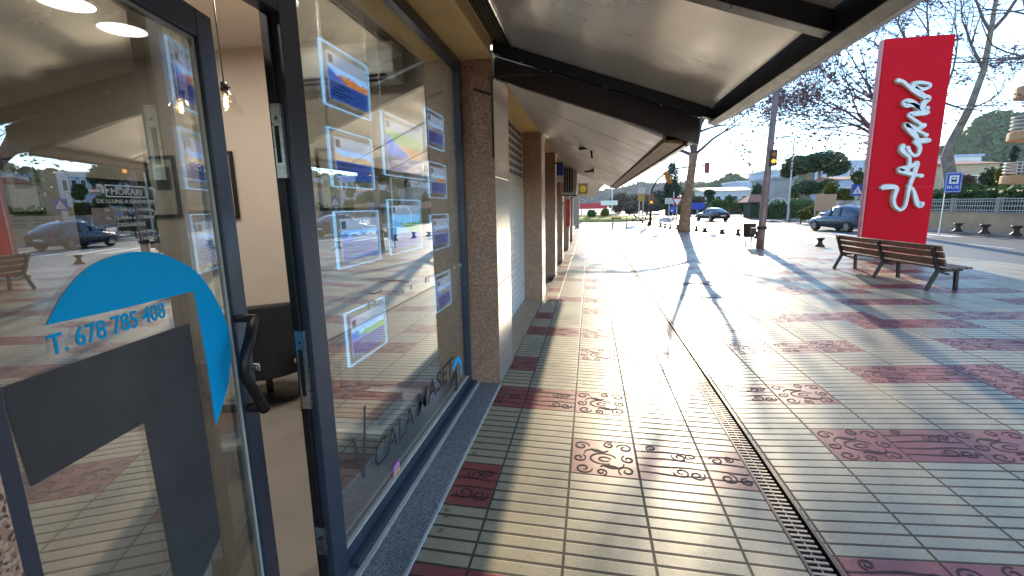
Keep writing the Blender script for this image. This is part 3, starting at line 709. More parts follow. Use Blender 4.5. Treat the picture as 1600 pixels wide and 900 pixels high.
m.add([v for r_ in ring_ for v in r_], [(i * 4 + j, (i + 1) * 4 + j, (i + 1) * 4 + (j + 1) % 4, i * 4 + (j + 1) % 4) for i in range(ns) for j in range(4)] + [(0, 1, 2, 3), (ns * 4 + 3, ns * 4 + 2, ns * 4 + 1, ns * 4)])
m.build('backrest', 'leather', t, smooth=False, bevel=.02)
# wooden stool and folders in the window
q = Vector((-1.75, 2.55, .055)); q = rgnd(474, 640, .055); q.x -= .0
t = thing('wooden_stool', 'orange wooden stool leg showing past the door post', 'stool', q)
m = MB(); m.box(q.x - .02, q.y - .02, .44, q.x + .34, q.y + .34, .47); m.build('seat', 'wood', t, bevel=.006)
for dx, dy in ((0, 0), (.32, 0), (0, .32), (.32, .32)):
    m = MB(); m.bar((q.x + dx, q.y + dy, .055), (q.x + .03 + dx * .85, q.y + .03 + dy * .85, .44), .04, .04, (0, 1, 0)); m.build('leg', 'wood', t)
tbz = .26
q = atx(585, 612, -1.42)
t = thing('display_table', 'low white table with papers on it behind the window glass', 'table', (-1.5, 2.5, .055))
MB().box(-1.60, 2.32, tbz - .03, -1.20, 3.0, tbz).build('table_top', 'paper', t, bevel=.004)
for x, y in ((-1.57, 2.36), (-1.57, 2.96), (-1.23, 2.36), (-1.23, 2.96)): MB().box(x - .015, y - .015, .055, x + .015, y + .015, tbz - .0305).build('leg', 'steel', t)
m = MB(); m.box(-1.56, 2.40, tbz + .001, -1.26, 2.78, tbz + .05, 0); m.box(-1.562, 2.385, tbz + .0505, -1.258, 2.795, tbz + .054, 1); tag(m.build('folder_box', ['paper', 'amberbox']), 'orange lidded folder box lying on the low table behind the glass', 'box')

# ------------------------------------------------------------------ canopies over the pavement
def sl(x, a=(-.745, 2.80), b=(.86, 2.23)): return a[1] + (b[1] - a[1]) * (x - a[0]) / (b[0] - a[0])
aw = thing('metal_canopy', 'sloping sheet metal canopy with black ribs above the shop window', 'canopy', (0, 1, 2.5))
def slope_sheet(mb, x0, x1, y0, y1, f, th, m=0, ny=1):
    mb.add([(x0, y0, f(x0)), (x1, y0, f(x1)), (x1, y1, f(x1)), (x0, y1, f(x0)), (x0, y0, f(x0) + th), (x1, y0, f(x1) + th), (x1, y1, f(x1) + th), (x0, y1, f(x0) + th)],
           [(3, 2, 1, 0), (4, 5, 6, 7), (0, 1, 5, 4), (1, 2, 6, 5), (2, 3, 7, 6), (3, 0, 4, 7)], m)
for y0, y1 in ((-5.0, -3.28), (-3.27, -1.52), (-1.51, .22), (.23, 1.955), (1.965, 3.70)):
    m = MB(); slope_sheet(m, -.60, .84, y0, y1, sl, .03); m.build('sheet', 'soffit', aw)
m = MB(); slope_sheet(m, -.739, -.602, -5, 3.70, sl, .02)
rngp = random.Random(3)
y = -1.0
while y < 3.6:
    for j, x in enumerate((-.72, -.69, -.66, -.63)):
        yy = y + (.018 if j % 2 else 0); z = sl(x) - .0015
        m.add([(x + .006 * math.cos(a * PI / 3), yy + .006 * math.sin(a * PI / 3), sl(x + .006 * math.cos(a * PI / 3)) - .002) for a in range(6)], [(5, 4, 3, 2, 1, 0)], 1)
    y += .036
m.build('vent_strip', ['perf', 'gasket'], aw)
for y in (3.64, 1.96, .225, -1.515, -3.275):
    m = MB(); k = [(-.735, sl(-.735) - .002), (.845, sl(.845) - .002), (.845, sl(.845) - .075), (-.735, sl(-.735) - .085)]
    m.add([(x, y - .035, z) for x, z in k] + [(x, y + .035, z) for x, z in k], [(0, 1, 2, 3), (7, 6, 5, 4), (0, 4, 5, 1), (1, 5, 6, 2), (2, 6, 7, 3), (3, 7, 4, 0)])
    for x in (-.70, -.52, -.3, .1, .5): m.lathe((x, y - .022, sl(x) - .083), [(.007, .003), (.007, -.006), (.003, -.009)], 8, 1)
    m.build('rib', ['black', 'gasket'], aw, bevel=.003)
m = MB(); m.add([(.846, -5, 2.14), (.90, -5, 2.12), (.90, -5, 2.29), (.846, -5, 2.29), (.846, 3.70, 2.14), (.90, 3.70, 2.12), (.90, 3.70, 2.29), (.846, 3.70, 2.29)], [(0, 3, 2, 1), (4, 5, 6, 7), (0, 1, 5, 4), (1, 2, 6, 5), (2, 3, 7, 6), (3, 0, 4, 7)]); m.build('edge_beam', 'black', aw, bevel=.004)
m = MB(); m.add([(.902, -5, 2.125), (1.06, -5, 2.20), (1.06, -5, 2.40), (.902, -5, 2.40), (.902, 3.72, 2.125), (1.06, 3.72, 2.20), (1.06, 3.72, 2.40), (.902, 3.72, 2.40)], [(0, 3, 2, 1), (4, 5, 6, 7), (0, 1, 5, 4), (1, 2, 6, 5), (2, 3, 7, 6), (3, 0, 4, 7)]); m.build('fascia', 'fascia', aw, bevel=.006)
m = MB(); m.tube([(-.585, -5, sl(-.585) - .008), (-.585, 3.6, sl(-.585) - .008)], .008, 8); m.build('cable_tube', 'steel', aw)

def s2(x): return 2.64 + (2.06 - 2.64) * (x + .745) / 1.30
a2 = thing('plank_canopy', 'long canopy with seamed metal planks beneath and a dark brown end board', 'canopy', (0, 9, 2.4))
y = 3.80; YE = 13.6
while y < YE - .2:
    m = MB(); slope_sheet(m, -.745, .55, y, min(y + .97, YE), s2, .03); m.build('plank', 'slat', a2, bevel=.004); m = MB(); slope_sheet(m, -.744, .549, y + .9705, y + .9995, lambda x: s2(x) + .012, .01); m.build('seam', 'brown', a2); y += 1.0
m = MB(); k = [(-.745, 2.72), (.80, 2.19), (.80, 2.00), (-.745, 2.56)]
m.add([(x, 3.735, z) for x, z in k] + [(x, 3.79, z) for x, z in k], [(0, 1, 2, 3)[::-1], (7, 6, 5, 4)[::-1], (0, 4, 5, 1)[::-1], (1, 5, 6, 2)[::-1], (2, 6, 7, 3)[::-1], (3, 7, 4, 0)[::-1]]); m.build('end_board', 'brown', a2)
m = MB(); m.box(.552, 3.80, 2.03, .575, YE, 2.10); m.add([(.575, 3.80, 2.03), (.70, 3.80, 2.015), (.70, YE, 2.015), (.575, YE, 2.03), (.575, 3.8, 2.05), (.70, 3.8, 2.05), (.70, YE, 2.05), (.575, YE, 2.05)], [(3, 2, 1, 0), (4, 5, 6, 7), (0, 1, 5, 4), (1, 2, 6, 5), (2, 3, 7, 6), (3, 0, 4, 7)]); m.build('gutter_trim', 'tan', a2, bevel=.004)
m = MB(); m.box(.705, 3.80, 2.0, .735, YE, 2.19, 0); m.box(.737, 3.80, 2.03, .80, YE, 2.30, 1); m.build('fascia', ['brown', 'fascia'], a2, bevel=.004)
m = MB(); m.add([(-.745, 3.8, 2.80), (.80, 3.8, 2.32), (.80, YE, 2.32), (-.745, YE, 2.80), (-.745, 3.8, 2.72), (.80, 3.8, 2.305), (.80, YE, 2.305), (-.745, YE, 2.72)], [(0, 1, 2, 3), (7, 6, 5, 4), (0, 4, 5, 1), (2, 6, 7, 3), (1, 5, 6, 2), (3, 7, 4, 0)]); m.build('top_sheet', 'fascia', a2)
# crank hook on the pillar
t = thing('awning_crank', 'thin dark steel arm bent out from the granite pillar under the canopy', 'bracket', (-.74, 3.62, 2.4))
m = MB(); c0 = aty(768, 200, 3.655); c1 = aty(769, 127, 3.655); c2 = aty(868, 124, 3.75)
m.tube([(-.757, 3.645, 1.95), (-.757, 3.645, 2.52), (-.74, 3.645, 2.55), (-.60, 3.65, 2.55), (-.28, 3.66, 2.55)], .008, 8); m.build('arm', 'iron', t, smooth=True)
m = MB(); m.bar((-.90, 3.645, 2.47), (-.755, 3.645, 2.42), .016, .026, (0, 1, 0)); m.build('bracket', 'iron', t)
# spotlights under the plank canopy
def spot(px, py, y, lab):
    q = aty(px, py, y); t = thing('canopy_spotlight', lab, 'spotlight', q, 'spotlights under the plank canopy')
    m = MB(); zt = s2(q.x + .08) ; m.tube([(q.x + .09, q.y, zt), (q.x + .10, q.y, zt - .10), (q.x + .07, q.y, q.z + .05), (q.x, q.y, q.z)], .014, 8); m.build('arm', 'black', t, smooth=True)
    m = MB(); m.obox(q, (1, .0, .06), (0, 1, 0), (-.06, 0, 1), .085, .06, .018); m.obox(q - Vector((0, 0, .021)), (1, .0, .06), (0, 1, 0), (-.06, 0, 1), .075, .05, .003, 1); m.build('head', ['black', 'white'], t, bevel=.003)
spot(914, 232, 6.6, 'nearer black spotlight on a curved arm under the plank canopy')
spot(920, 268, 9.6, 'farther black spotlight on a curved arm under the plank canopy')
# shutter, next shop fronts
m = MB(); z = .06
while z < 1.95: m.box(-1.06, 4.32, z, -1.035, 7.24, z + .085); m.box(-1.06, 4.32, z + .085, -1.045, 7.24, z + .095); z += .095
sh = thing('roller_shutter', 'closed white roller shutter with a perforated top between two pillars', 'shutter', (-1.1, 5.8, 0))
m.build('slat_curtain', 'shutter', sh)
m = MB(); m.box(-1.055, 4.32, 1.955, -1.04, 7.24, 2.68)
y = 4.40
while y < 7.15:
    z = 2.0
    while z < 2.62: m.box(-1.0399, y, z, -1.038, y + .065, z + .062, 1); z += .098
    y += .115
m.build('perforated_grille', ['shutter', 'blackm'], sh); MB().box(-1.25, 4.32, 1.9, -1.2, 7.24, 2.68).build('painted_recess_shade', 'blackm', sh)  # shade in the holes is painted: matt black squares, black board behind
p = MB(); p.add([(-1.07, 4.312, .09), (-.752, 4.312, .05), (-.752, 7.248, .05), (-1.07, 7.248, .09), (-1.07, 4.312, -.05), (-.752, 4.312, -.05), (-.752, 7.248, -.05), (-1.07, 7.248, -.05)], [(0, 1, 2, 3), (0, 4, 5, 1), (1, 5, 6, 2), (2, 6, 7, 3), (3, 7, 4, 0)]); p.build('ramp_tile', 'tile', bl)
for (a, b_) in zip(PILL[2:], PILL[3:] + [(33, 33.5)]):
    f = MB(); y0, y1 = a[1] + .002, b_[0] - .002
    f.box(-1.10, y0, -.05, -1.0, y0 + .07, 2.684); f.box(-1.10, y1 - .07, -.05, -1.0, y1, 2.684); f.box(-1.10, y0 + .07, 2.6, -1.0, y1 - .07, 2.684); f.box(-1.10, y0 + .07, -.05, -1.0, y1 - .07, .15); f.box(-1.10, (y0 + y1) / 2 - .03, .15, -1.0, (y0 + y1) / 2 + .03, 2.6)
    sw = f.build('shop_window', 'gasket', bl); MB().box(-1.06, y0 + .06, .1, -1.05, y1 - .06, 2.62).build('glass', 'glass', sw)
MB().box(-1.7, 7.9, -.05, -1.6, 33, 2.684).build('shop_back_wall', 'houseg', bl)
MB().box(-7.1, 33.0, -.05, -.76, 33.3, 3.19).build('end_wall', 'stucco', bl)
# air-conditioner box and shop signs on the facade
q = aty(889, 282, 12.4)
t = thing('outdoor_air_conditioner', 'beige outdoor air conditioner with a dark grille hung high on the pillar', 'air conditioner', q)
x0, x1, z0, z1 = aty(878, 282, 12.4).x, aty(901, 282, 12.4).x, aty(889, 304, 12.4).z, aty(889, 259, 12.4).z
MB().box(x0, 12.4, z0, x1, 12.80, z1).build('casing', 'gasket', t, bevel=.01)
m = MB()
for i in range(4): m.box(x0 + .06 + i * (x1 - x0 - .14) / 4, 12.385, z0 + .06, x0 + .06 + (i + .6) * (x1 - x0 - .14) / 4, 12.398, z1 - .05)
m.build('grille', 'blackm', t)
m = MB(); m.bar((-.75, 12.6, z0 - .02), (x1, 12.6, z0 - .02), .04, .03); m.bar((-.75, 12.6, z0 - .25), (x1 - .05, 12.6, z0 - .03), .03, .02); m.build('bracket', 'iron', t)
q0, q1 = aty(870, 256, 10.0), aty(880, 274, 10.0)
m = MB(); m.box(q0.x, 9.97, q1.z, q1.x, 10.03, q0.z, 0); m.box(q0.x, 9.975, q1.z - .14, q1.x, 10.025, q1.z - .002, 1); m.bar((-.76, 10.0, q0.z + .015), (q1.x, 10.0, q0.z + .015), .03, .03, m=2); tag(m.build('projecting_sign', ['signb', 'white', 'iron'], bevel=.004), 'small blue and white projecting sign between the pillars', 'sign')
q0, q1 = aty(904, 288, 15.5), aty(918, 303, 15.5)
m = MB(); m.box(q0.x, 15.48, q1.z, q1.x, 15.56, q0.z, 0); c_ = ((q0.x + q1.x) / 2, (q0.z + q1.z) / 2); rr_ = (q1.x - q0.x) * .36
m.add([(c_[0] + rr_ * math.cos(a * PI / 10), 15.474, c_[1] + rr_ * math.sin(a * PI / 10)) for a in range(20)], [tuple(range(20))], 1); m.bar((-.8, 15.52, q0.z + .012), (q1.x, 15.52, q0.z + .012), .03, .02, m=2)
tag(m.build('square_shop_sign', ['tlight', 'flagy', 'iron']), 'square brown sign with a yellow disc beyond the air conditioner', 'sign')
q0, q1 = aty(889, 306, 14.6), aty(902, 352, 14.6)
m = MB(); m.box(-.755, 14.55, .9, -.62, 15.0, 1.75); tag(m.build('red_banner', 'signred'), 'faded red banner standing by the far pillars', 'banner')
t = thing('peach_awning', 'peach canvas awning folded out beyond the plank canopy', 'awning', (-.7, 17, 2.3))
q0, q1, q2 = aty(905, 262, 17), aty(946, 278, 17), aty(926, 312, 17)
m = MB(); pl = [(-.75, 3.0), (.62, 2.72), (.62, 2.45), (.12, 1.86), (-.75, 1.86)]
m.prism(pl, (0, 17.0, 0), (1, 0, 0), (0, 0, 1), .03); m.build('side_panel', 'peach', t)
m = MB(); m.add([(-.75, 17.001, 3.0), (.62, 17.001, 2.72), (.62, 24, 2.72), (-.75, 24, 3.0), (.62, 17.001, 2.45), (.62, 24, 2.45)], [(0, 1, 2, 3), (1, 4, 5, 2)]); m.build('cover', 'peach', t)

# ------------------------------------------------------------------ plaza furniture
SCL = .74
# bench (slatted, seen from behind)
fl, fr_, = gnd(1305, 420), gnd(1450, 453)
ax = (Vector((fr_.x, fr_.y, 0)) - Vector((fl.x, fl.y, 0))); L = ax.length; ax.normalize(); rot = math.atan2(ax.y, ax.x)
bt = thing('park_bench', 'long brown slatted park bench with its back to the pavement, before the red sign', 'bench', (fl.x, fl.y, gz(5.3)), rot=rot)
def blocal(mb, name, m, par=bt, **k):
    o = mb.build(name, m, None, **k); o.parent = par; o.location = (0, 0, 0); return o
# local x along the bench, y towards the street (seat side), z up
hB, hS, dS = .66, .34, .44
for i in range(3):
    x = L * i / 2
    m = MB(); m.bar((x, -.03, 0), (x, .10, .30), .045, .05, (1, 0, 0)); m.bar((x, .10, .30), (x, .045, .45), .045, .05, (1, 0, 0)); m.bar((x, .045, .45), (x, -.02, hB), .045, .04, (1, 0, 0)); m.bar((x, .10, .30), (x, dS, .315), .045, .035, (1, 0, 0))
    m.bar((x, dS - .08, .30), (x, dS - .06, 0), .045, .05, (1, 0, 0)); m.bar((x, .10, .285), (x, .26, .24), .03, .025, (1, 0, 0)); blocal(m, 'frame', 'iron', bevel=.004)
for i, (y, z, w_) in enumerate(((.07, .43, .11), (.035, .545, .095), (-.005, .645, .085))):
    m = MB(); m.obox((L / 2, y + .028, z), (1, 0, 0), (0, 1, .33), (0, -.33, 1), L / 2 + .12, .014, w_ / 2); blocal(m, 'back_slat', 'bench', bevel=.005)
for i in range(4):
    m = MB(); m.box(-.12, .12 + i * .095, .322 + i * .004, L + .12, .20 + i * .095, .352 + i * .004); blocal(m, 'seat_slat', 'bench', bevel=.005)
# far bench
q = gnd(968, 358)
t = thing('metal_bench', 'small dark metal bench far along the pavement near the lawn', 'bench', q)
a = [aty(962, 356, q.y), aty(978, 358, q.y)]
m = MB(); w2 = .42
for x in (-w2, w2): m.bar(q + Vector((x, -.15, 0)), q + Vector((x + .03, .0, .36)), .04, .04, (0, 1, 0)); m.bar(q + Vector((x, .35, 0)), q + Vector((x, .3, .36)), .04, .04, (0, 1, 0)); m.bar(q + Vector((x + .03, 0, .36)), q + Vector((x - .03, -.06, .75)), .04, .04, (0, 1, 0))
m.build('frame', 'iron', t)
m = MB(); m.box(q.x - w2 - .1, q.y, q.z + .36, q.x + w2 + .1, q.y + .35, q.z + .39); m.build('seat', 'bench', t)
m = MB(); m.bar(q + Vector((-w2 - .1, -.06, .68)), q + Vector((w2 * .2, -.06, .68)), .03, .10); m.build('backrest', 'bench', t)

# red pylon sign with slanting white script
s0, s1 = gnd(1339, 403), gnd(1456, 403)
zb = s0.z
t = thing('pylon_sign', 'tall red pylon sign with white brush script running upwards', 'sign', ((s0.x + s1.x) / 2, 12, zb))
SY = 11.95; XL0, XR0 = 6.27, 7.66; ZT = 5.02
m = MB(); m.box(XL0 + .05, SY, zb, XR0, SY + .16, ZT); m.build('panel', 'red', t, bevel=.015)
m = MB(); m.box(XL0, SY + .02, zb, XL0 + .049, SY + .14, ZT - .01); m.build('side_trim', 'rededge', t, bevel=.01)
# strokes traced on the front face: zoom crop (510x900 px of photo region 1330..1500 x 100..400)
def cq(x, y): q = onplane(1330 + x / 3.0, 100 + y / 3.0, (0, SY, 0), Vector((0, 1, 0))); return (q.x, q.z)
strokes = [
    [(138, 580), (170, 576), (203, 583), (196, 610), (190, 640), (198, 668), (222, 684), (242, 668), (250, 640), (258, 600), (268, 560), (283, 520), (296, 478), (298, 465)],
    [(262, 572), (280, 590), (288, 615), (298, 650), (312, 664), (322, 655)],
    [(296, 468), (255, 485), (216, 497), (240, 507), (285, 520), (318, 525)],
    [(232, 385), (228, 405), (245, 425), (262, 440), (262, 470), (255, 495)],
    [(255, 395), (268, 420), (290, 432), (305, 420), (310, 395), (300, 375), (290, 365), (320, 362), (352, 360)],
    [(300, 372), (296, 350), (285, 335), (270, 320), (250, 295), (246, 288), (280, 300), (312, 320), (340, 335)],
    [(330, 290), (305, 305), (285, 320)],
    [(322, 292), (300, 275), (275, 258), (262, 240), (300, 235), (345, 230)],
    [(322, 222), (300, 205), (275, 195), (250, 198), (238, 185), (258, 178), (285, 190), (308, 212), (335, 222), (345, 210)],
    [(318, 210), (330, 185), (350, 165), (328, 155), (300, 130), (278, 105), (290, 95), (320, 92), (352, 98), (355, 110), (330, 122), (300, 118), (280, 108)],
    [(210, 82), (232, 88), (255, 108), (285, 130), (320, 150)],
]
lm = MB()
k_ = 0
for st in strokes:
    P = [cq(*p_) for p_ in st]; P = smooth_pts(P, 4); n = len(P)
    for off, grow, mi, dpt in ((.004, 1.28, 1, .035), (.0395, 1.0, 0, .05)):
        off += k_ * .0006; k_ += 1
        Lf, Rt = [], []
        for i, (x, z) in enumerate(P):
            a_, b_ = P[max(0, i - 1)], P[min(n - 1, i + 1)]; tx, tz = b_[0] - a_[0], b_[1] - a_[1]; l = math.hypot(tx, tz) or 1
            w_ = (.040 + .012 * math.sin(i * .9 / max(1, n) * 6 + k_)) * grow
            Lf.append((x - tz / l * w_, z + tx / l * w_)); Rt.append((x + tz / l * w_, z - tx / l * w_))
        vs = []
        for yy in (SY - off - dpt, SY - off):
            for a_, b_ in zip(Lf, Rt): vs += [(a_[0], yy, a_[1]), (b_[0], yy, b_[1])]
        fs = []
        for i in range(n - 1):
            o = 2 * n; fs += [(2 * i, 2 * i + 1, 2 * i + 3, 2 * i + 2), (2 * i, 2 * i + 2, o + 2 * i + 2, o + 2 * i), (2 * i + 1, o + 2 * i + 1, o + 2 * i + 3, 2 * i + 3)]
        fs += [(0, 2 * n, 2 * n + 1, 1), (2 * n - 2, 2 * n - 1, 4 * n - 1, 4 * n - 2)]
        lm.add(vs, fs, mi)
        for cc in (P[0], P[-1]):
            lm.add([(cc[0] + .042 * grow * math.cos(a * PI / 6), yy, cc[1] + .042 * grow * math.sin(a * PI / 6)) for yy in (SY - off - dpt - .0002, SY - off) for a in range(12)], [tuple(range(12))] + [(a, 12 + a, 12 + (a + 1) % 12, (a + 1) % 12) for a in range(12)], mi)
lm.build('script_lettering', ['script', 'gold'], t)
m = MB(); m.box(XL0 + .055, SY - .0015, zb + 1.62, XR0 - .004, SY - .0003, zb + 1.628); m.build('panel_seam', 'signred', t)
m = MB(); m.box(XL0 - .06, SY - .10, zb - .1, XR0 + .06, SY + .26, zb + .055); m.build('footing', 'concrete', t, bevel=.01)

# lamp post with signal head
q = gnd(1187, 388); tp = aty(1213, 140, q.y); lean = (tp.x - q.x) / (tp.z - q.z)
t = thing('lamp_post', 'tall rusty brown wooden-looking lamp post beside the litter bin', 'lamp post', q)
m = MB(); H = 7.2; m.tube([q, q + Vector((lean * .4, 0, .4)), q + Vector((lean * H, 0, H))], [.115, .105, .065], 14); m.build('pole', 'lampp', t, smooth=True)
m = MB(); zc = .62
m.lathe(q + Vector((lean * zc, 0, zc)), [(.135, -.05), (.135, .05)], 14); m.box(q.x - .30, q.y - .12, q.z + .42, q.x - .17, q.y + .02, q.z + .62); m.build('collar', 'iron', t)
m = MB(); m.tube([q + Vector((lean * H, 0, H)), q + Vector((1.1 + lean * H, 0, H + .1))], .04, 8); m.obox(q + Vector((1.35 + lean * H, 0, H + .1)), (1, 0, .05), (0, 1, 0), (0, 0, 1), .3, .12, .06); m.build('lamp_head', 'gasket', t)
c = aty(1209, 246, q.y - .16)
s = thing('pedestrian_signal', 'dark pedestrian signal with an amber glow clamped to the lamp post', 'traffic light', (c.x, c.y, c.z), 'traffic signals')
m = MB(); m.box(c.x - .085, c.y, c.z - .23, c.x + .095, c.y + .14, c.z + .22); m.build('housing', 'iron', s, bevel=.01)
m = MB(); m.tube([(c.x + .005, c.y - .004, c.z - .10), (c.x + .005, c.y + .01, c.z - .10)], .06, 12); m.build('lit_lens', 'amber', s)
m = MB(); m.tube([(c.x + .005, c.y - .004, c.z + .09), (c.x + .005, c.y + .01, c.z + .09)], .06, 12); m.build('dim_lens', 'tlight', s)
# litter bin
q = gnd(1169, 385)
t = thing('litter_bin', 'brown litter bin on two thin legs beside the lamp post', 'litter bin', q)
m = MB(); zb_ = q.z + .30; m.lathe((q.x, q.y, zb_), [(.145, 0), (.16, .02), (.185, .38), (.19, .42), (.175, .42), (.15, .05)], 18, 0, 1, .8); m.build('bucket', 'iron', t, smooth=True)
for dx in (-.08, .08):
    m = MB(); m.tube([(q.x + dx, q.y, q.z), (q.x + dx, q.y, q.z + .3)], .018, 8); m.build('leg', 'iron', t)
m = MB(); m.box(q.x - .16, q.y - .03, q.z, q.x + .16, q.y + .03, q.z + .012); m.build('foot', 'iron', t)
# spool bollards
def bollard_proto(loc, lab):
    t = thing('bollard', lab, 'bollard', loc, 'spool-shaped bollards along the kerb')
    m = MB(); m.lathe(loc, [(.125, 0), (.12, .03), (.075, .07), (.052, .13), (.055, .17), (.10, .22), (.115, .235), (.11, .255), (.06, .262)], 18); m.build('spool', 'iron', t, smooth=True)
    return t
BB = [((1281, 385), 'cast iron bollard before the slate car, nearest the park bench'), ((1183, 372), 'cast iron bollard right behind the litter bin'), ((1153, 367.5), 'cast iron bollard a little beyond the litter bin'), ((1128, 365), 'cast iron bollard with a broad foot below the black car'), ((1101, 362.5), 'cast iron bollard between the broad-footed bollard and the plane tree'), ((1088, 361), 'cast iron bollard just clear of the plane tree trunk'), ((1058, 358), 'cast iron bollard immediately behind the plane tree trunk'), ((1047, 357), 'cast iron bollard second beyond the plane tree trunk'), ((1039, 356), 'cast iron bollard third beyond the plane tree trunk'), ((1032, 355), 'cast iron bollard fourth beyond the plane tree trunk'), ((1013, 352), 'cast iron bollard at the foot of the signal arch'), ((1004, 349), 'cast iron bollard next to the ochre notice board')]
proto = None
for (px, py), lab in BB:
    q = gnd(px, py)
    if proto is None: proto = bollard_proto(q, lab)
    else:
        c = dup(proto, q, lab)
        if 'broad' in lab: c.scale = (1.5, 1.5, .8)
FB = [((1496, 362), 'far kerb bollard closest to the grey plane trunk'), ((1538, 365), 'far kerb bollard in the middle before the railing'), ((1587, 368), 'far kerb bollard below the ochre balconies')]
for (px, py), lab in FB:
    q = rgnd(px, py, .22); c = dup(proto, q, lab, scale=1.35)
# hatch cover and hose-like stain ring
q = gnd(1110, 463)
m = MB(); m.box(q.x - .16, q.y - .14, q.z - .02, q.x + .16, q.y + .14, q.z + .012); tag(m.build('hatch_cover', 'hatch', bevel=.004), 'small dark cast iron cover set in the glaring pavement', 'cover')
q = gnd(1085, 449); m = MB()
m.tube([(q.x + .33 * math.cos(a), q.y + .42 * math.sin(a), gz(q.x + .33 * math.cos(a)) + .004) for a in [i * .25 for i in range(0, 15)]], .009, 6); tag(m.build('manhole_ring', 'iron'), 'curved dark metal ring let into the pavement behind the cover', 'manhole ring')

# arched signal mast, flag, signs
q = gnd(1016, 352)
t = thing('signal_arch', 'tall green arched mast holding a traffic signal over the road', 'traffic light', q)
pts = [q, aty(1017, 320, q.y), aty(1019, 296, q.y), aty(1027, 281, q.y), aty(1042, 268, q.y), aty(1062, 262.5, q.y), aty(1105, 258, q.y)]
m = MB(); m.tube(pts, [.10, .07, .06, .055, .05, .045, .035], 8); m.build('mast', 'iron', t, smooth=True)
for (px, py, hh) in ((1105, 262, .26), (1018, 311, .26)):
    c = aty(px, py, q.y - .15); m = MB(); m.box(c.x - .14, c.y, c.z - hh * 1.3, c.x + .14, c.y + .1, c.z + hh * 1.3); hd = m.build('signal_head', 'tlight' if px == 1018 else 'redl', t)
    for k in (-1, 0, 1):
        m = MB(); m.tube([(c.x, c.y - .01, c.z + k * .2), (c.x, c.y + .02, c.z + k * .2)], .075, 10); m.build('lens', ('amber' if (k == -1 and px == 1018) else 'redl'), hd)
a, b_ = aty(1035, 270, q.y - .25), aty(1046, 300, q.y - .25)
t = thing('striped_flag', 'red and yellow striped flag hanging under the signal arch', 'flag', a)
m = MB(); NW, NH = 8, 7
dirx = Vector((.42, 0, -.72)); perp = Vector((.40, 0, .18))
for i in range(NH):
    for j in range(NW):
        def fp_(u, v): return a + Vector((.02, 0, 0)) + dirx * (v * 1.05) + perp * (u * .55 * (1 - .1 * v)) + Vector((0, .07 * math.sin(u * 9 + v * 4), .03 * math.sin(v * 8)))
        m.add([fp_(i / NH, j / NW), fp_((i + 1) / NH, j / NW), fp_((i + 1) / NH, (j + 1) / NW), fp_(i / NH, (j + 1) / NW)], [(0, 1, 2, 3)], i % 2)
m.build('cloth', ['flagy', 'flagr'], t, smooth=True)
m = MB(); m.tube([a + Vector((-.03, 0, .12)), a + Vector((.02, 0, -.05)), b_ + Vector((.12, 0, -.1))], .014, 6); m.build('staff', 'iron', t)
# ochre notice board
q = gnd(1002, 349); q.y = 37.0; q.x = aty(1001, 340, 37).x
t = thing('notice_board', 'ochre notice board on two pale posts near the lawn', 'sign', (q.x, q.y, .1))
for dx in (-.14, .16): MB().tube([(q.x + dx, q.y, .0), (q.x + dx, q.y, 2.1)], .035, 8).build('post', 'rail', t)
m = MB(); m.box(q.x - .26, q.y - .05, 1.75, q.x + .28, q.y - .01, 2.35, 0); m.box(q.x - .26, q.y - .05, 2.352, q.x + .28, q.y - .01, 2.85, 1); m.build('board', ['yellowb', 'gasket'], t)
# blue round arrow sign and yield sign
c = aty(1052, 327, 45.0)
t = thing('arrow_sign', 'round blue arrow sign on a pole left of the plane tree trunk', 'sign', (c.x, 45, 0))
MB().tube([(c.x, 45, -.05), (c.x, 45, c.z + 1.6)], .04, 8).build('pole', 'rail', t)
m = MB(); m.tube([(c.x, 44.95, c.z), (c.x, 44.92, c.z)], .36, 20); m.build('disc', 'signb', t)
m = MB(); m.bar((c.x + .14, 44.91, c.z + .14), (c.x - .12, 44.91, c.z - .12), .01, .07, (0, 1, 0)); m.add([(c.x - .20, 44.912, c.z - .20), (c.x - .19, 44.912, c.z + .02), (c.x + .02, 44.912, c.z - .19)], [(0, 2, 1)]); m.build('arrow', 'white', t)
c = aty(1058, 316, 44.5)
t = thing('yield_sign', 'white and red downward triangle yield sign beside the blue arrow sign', 'sign', (c.x, 44.5, 0))
MB().tube([(c.x, 44.5, -.05), (c.x, 44.5, c.z + .4)], .04, 8).build('pole', 'rail', t)
m = MB()
for r_, yy, mi in ((.5, 44.44, 1), (.34, 44.425, 0)): m.prism([(r_, .55 * r_), (-r_, .55 * r_), (0, -1.1 * r_)], (c.x, yy, c.z + .1), (1, 0, 0), (0, 0, 1), .012, mi)
m.build('plate', ['white', 'signred'], t)
c = aty(1090, 322, 48)
m = MB(); m.prism([(-.55, -.32), (.55, -.32), (.75, 0), (.55, .32), (-.55, .32)], (c.x, 48, c.z), (1, 0, 0), (0, 0, 1), .05); m.tube([(c.x, 48.05, -.05), (c.x, 48.05, c.z + .3)], .04, 8, 1)
tag(m.build('direction_sign', ['signb', 'rail']), 'blue arrow-shaped direction sign between plane tree and black car', 'sign')
c = aty(1046, 314, 46)
m = MB(); m.box(c.x - .4, 46, c.z - .28, c.x + .4, 46.05, c.z + .28); m.tube([(c.x, 46.08, -.05), (c.x, 46.08, c.z + .28)], .04, 8); tag(m.build('grey_route_sign', ['gasket']), 'pale grey route sign just left of the yield sign', 'sign')
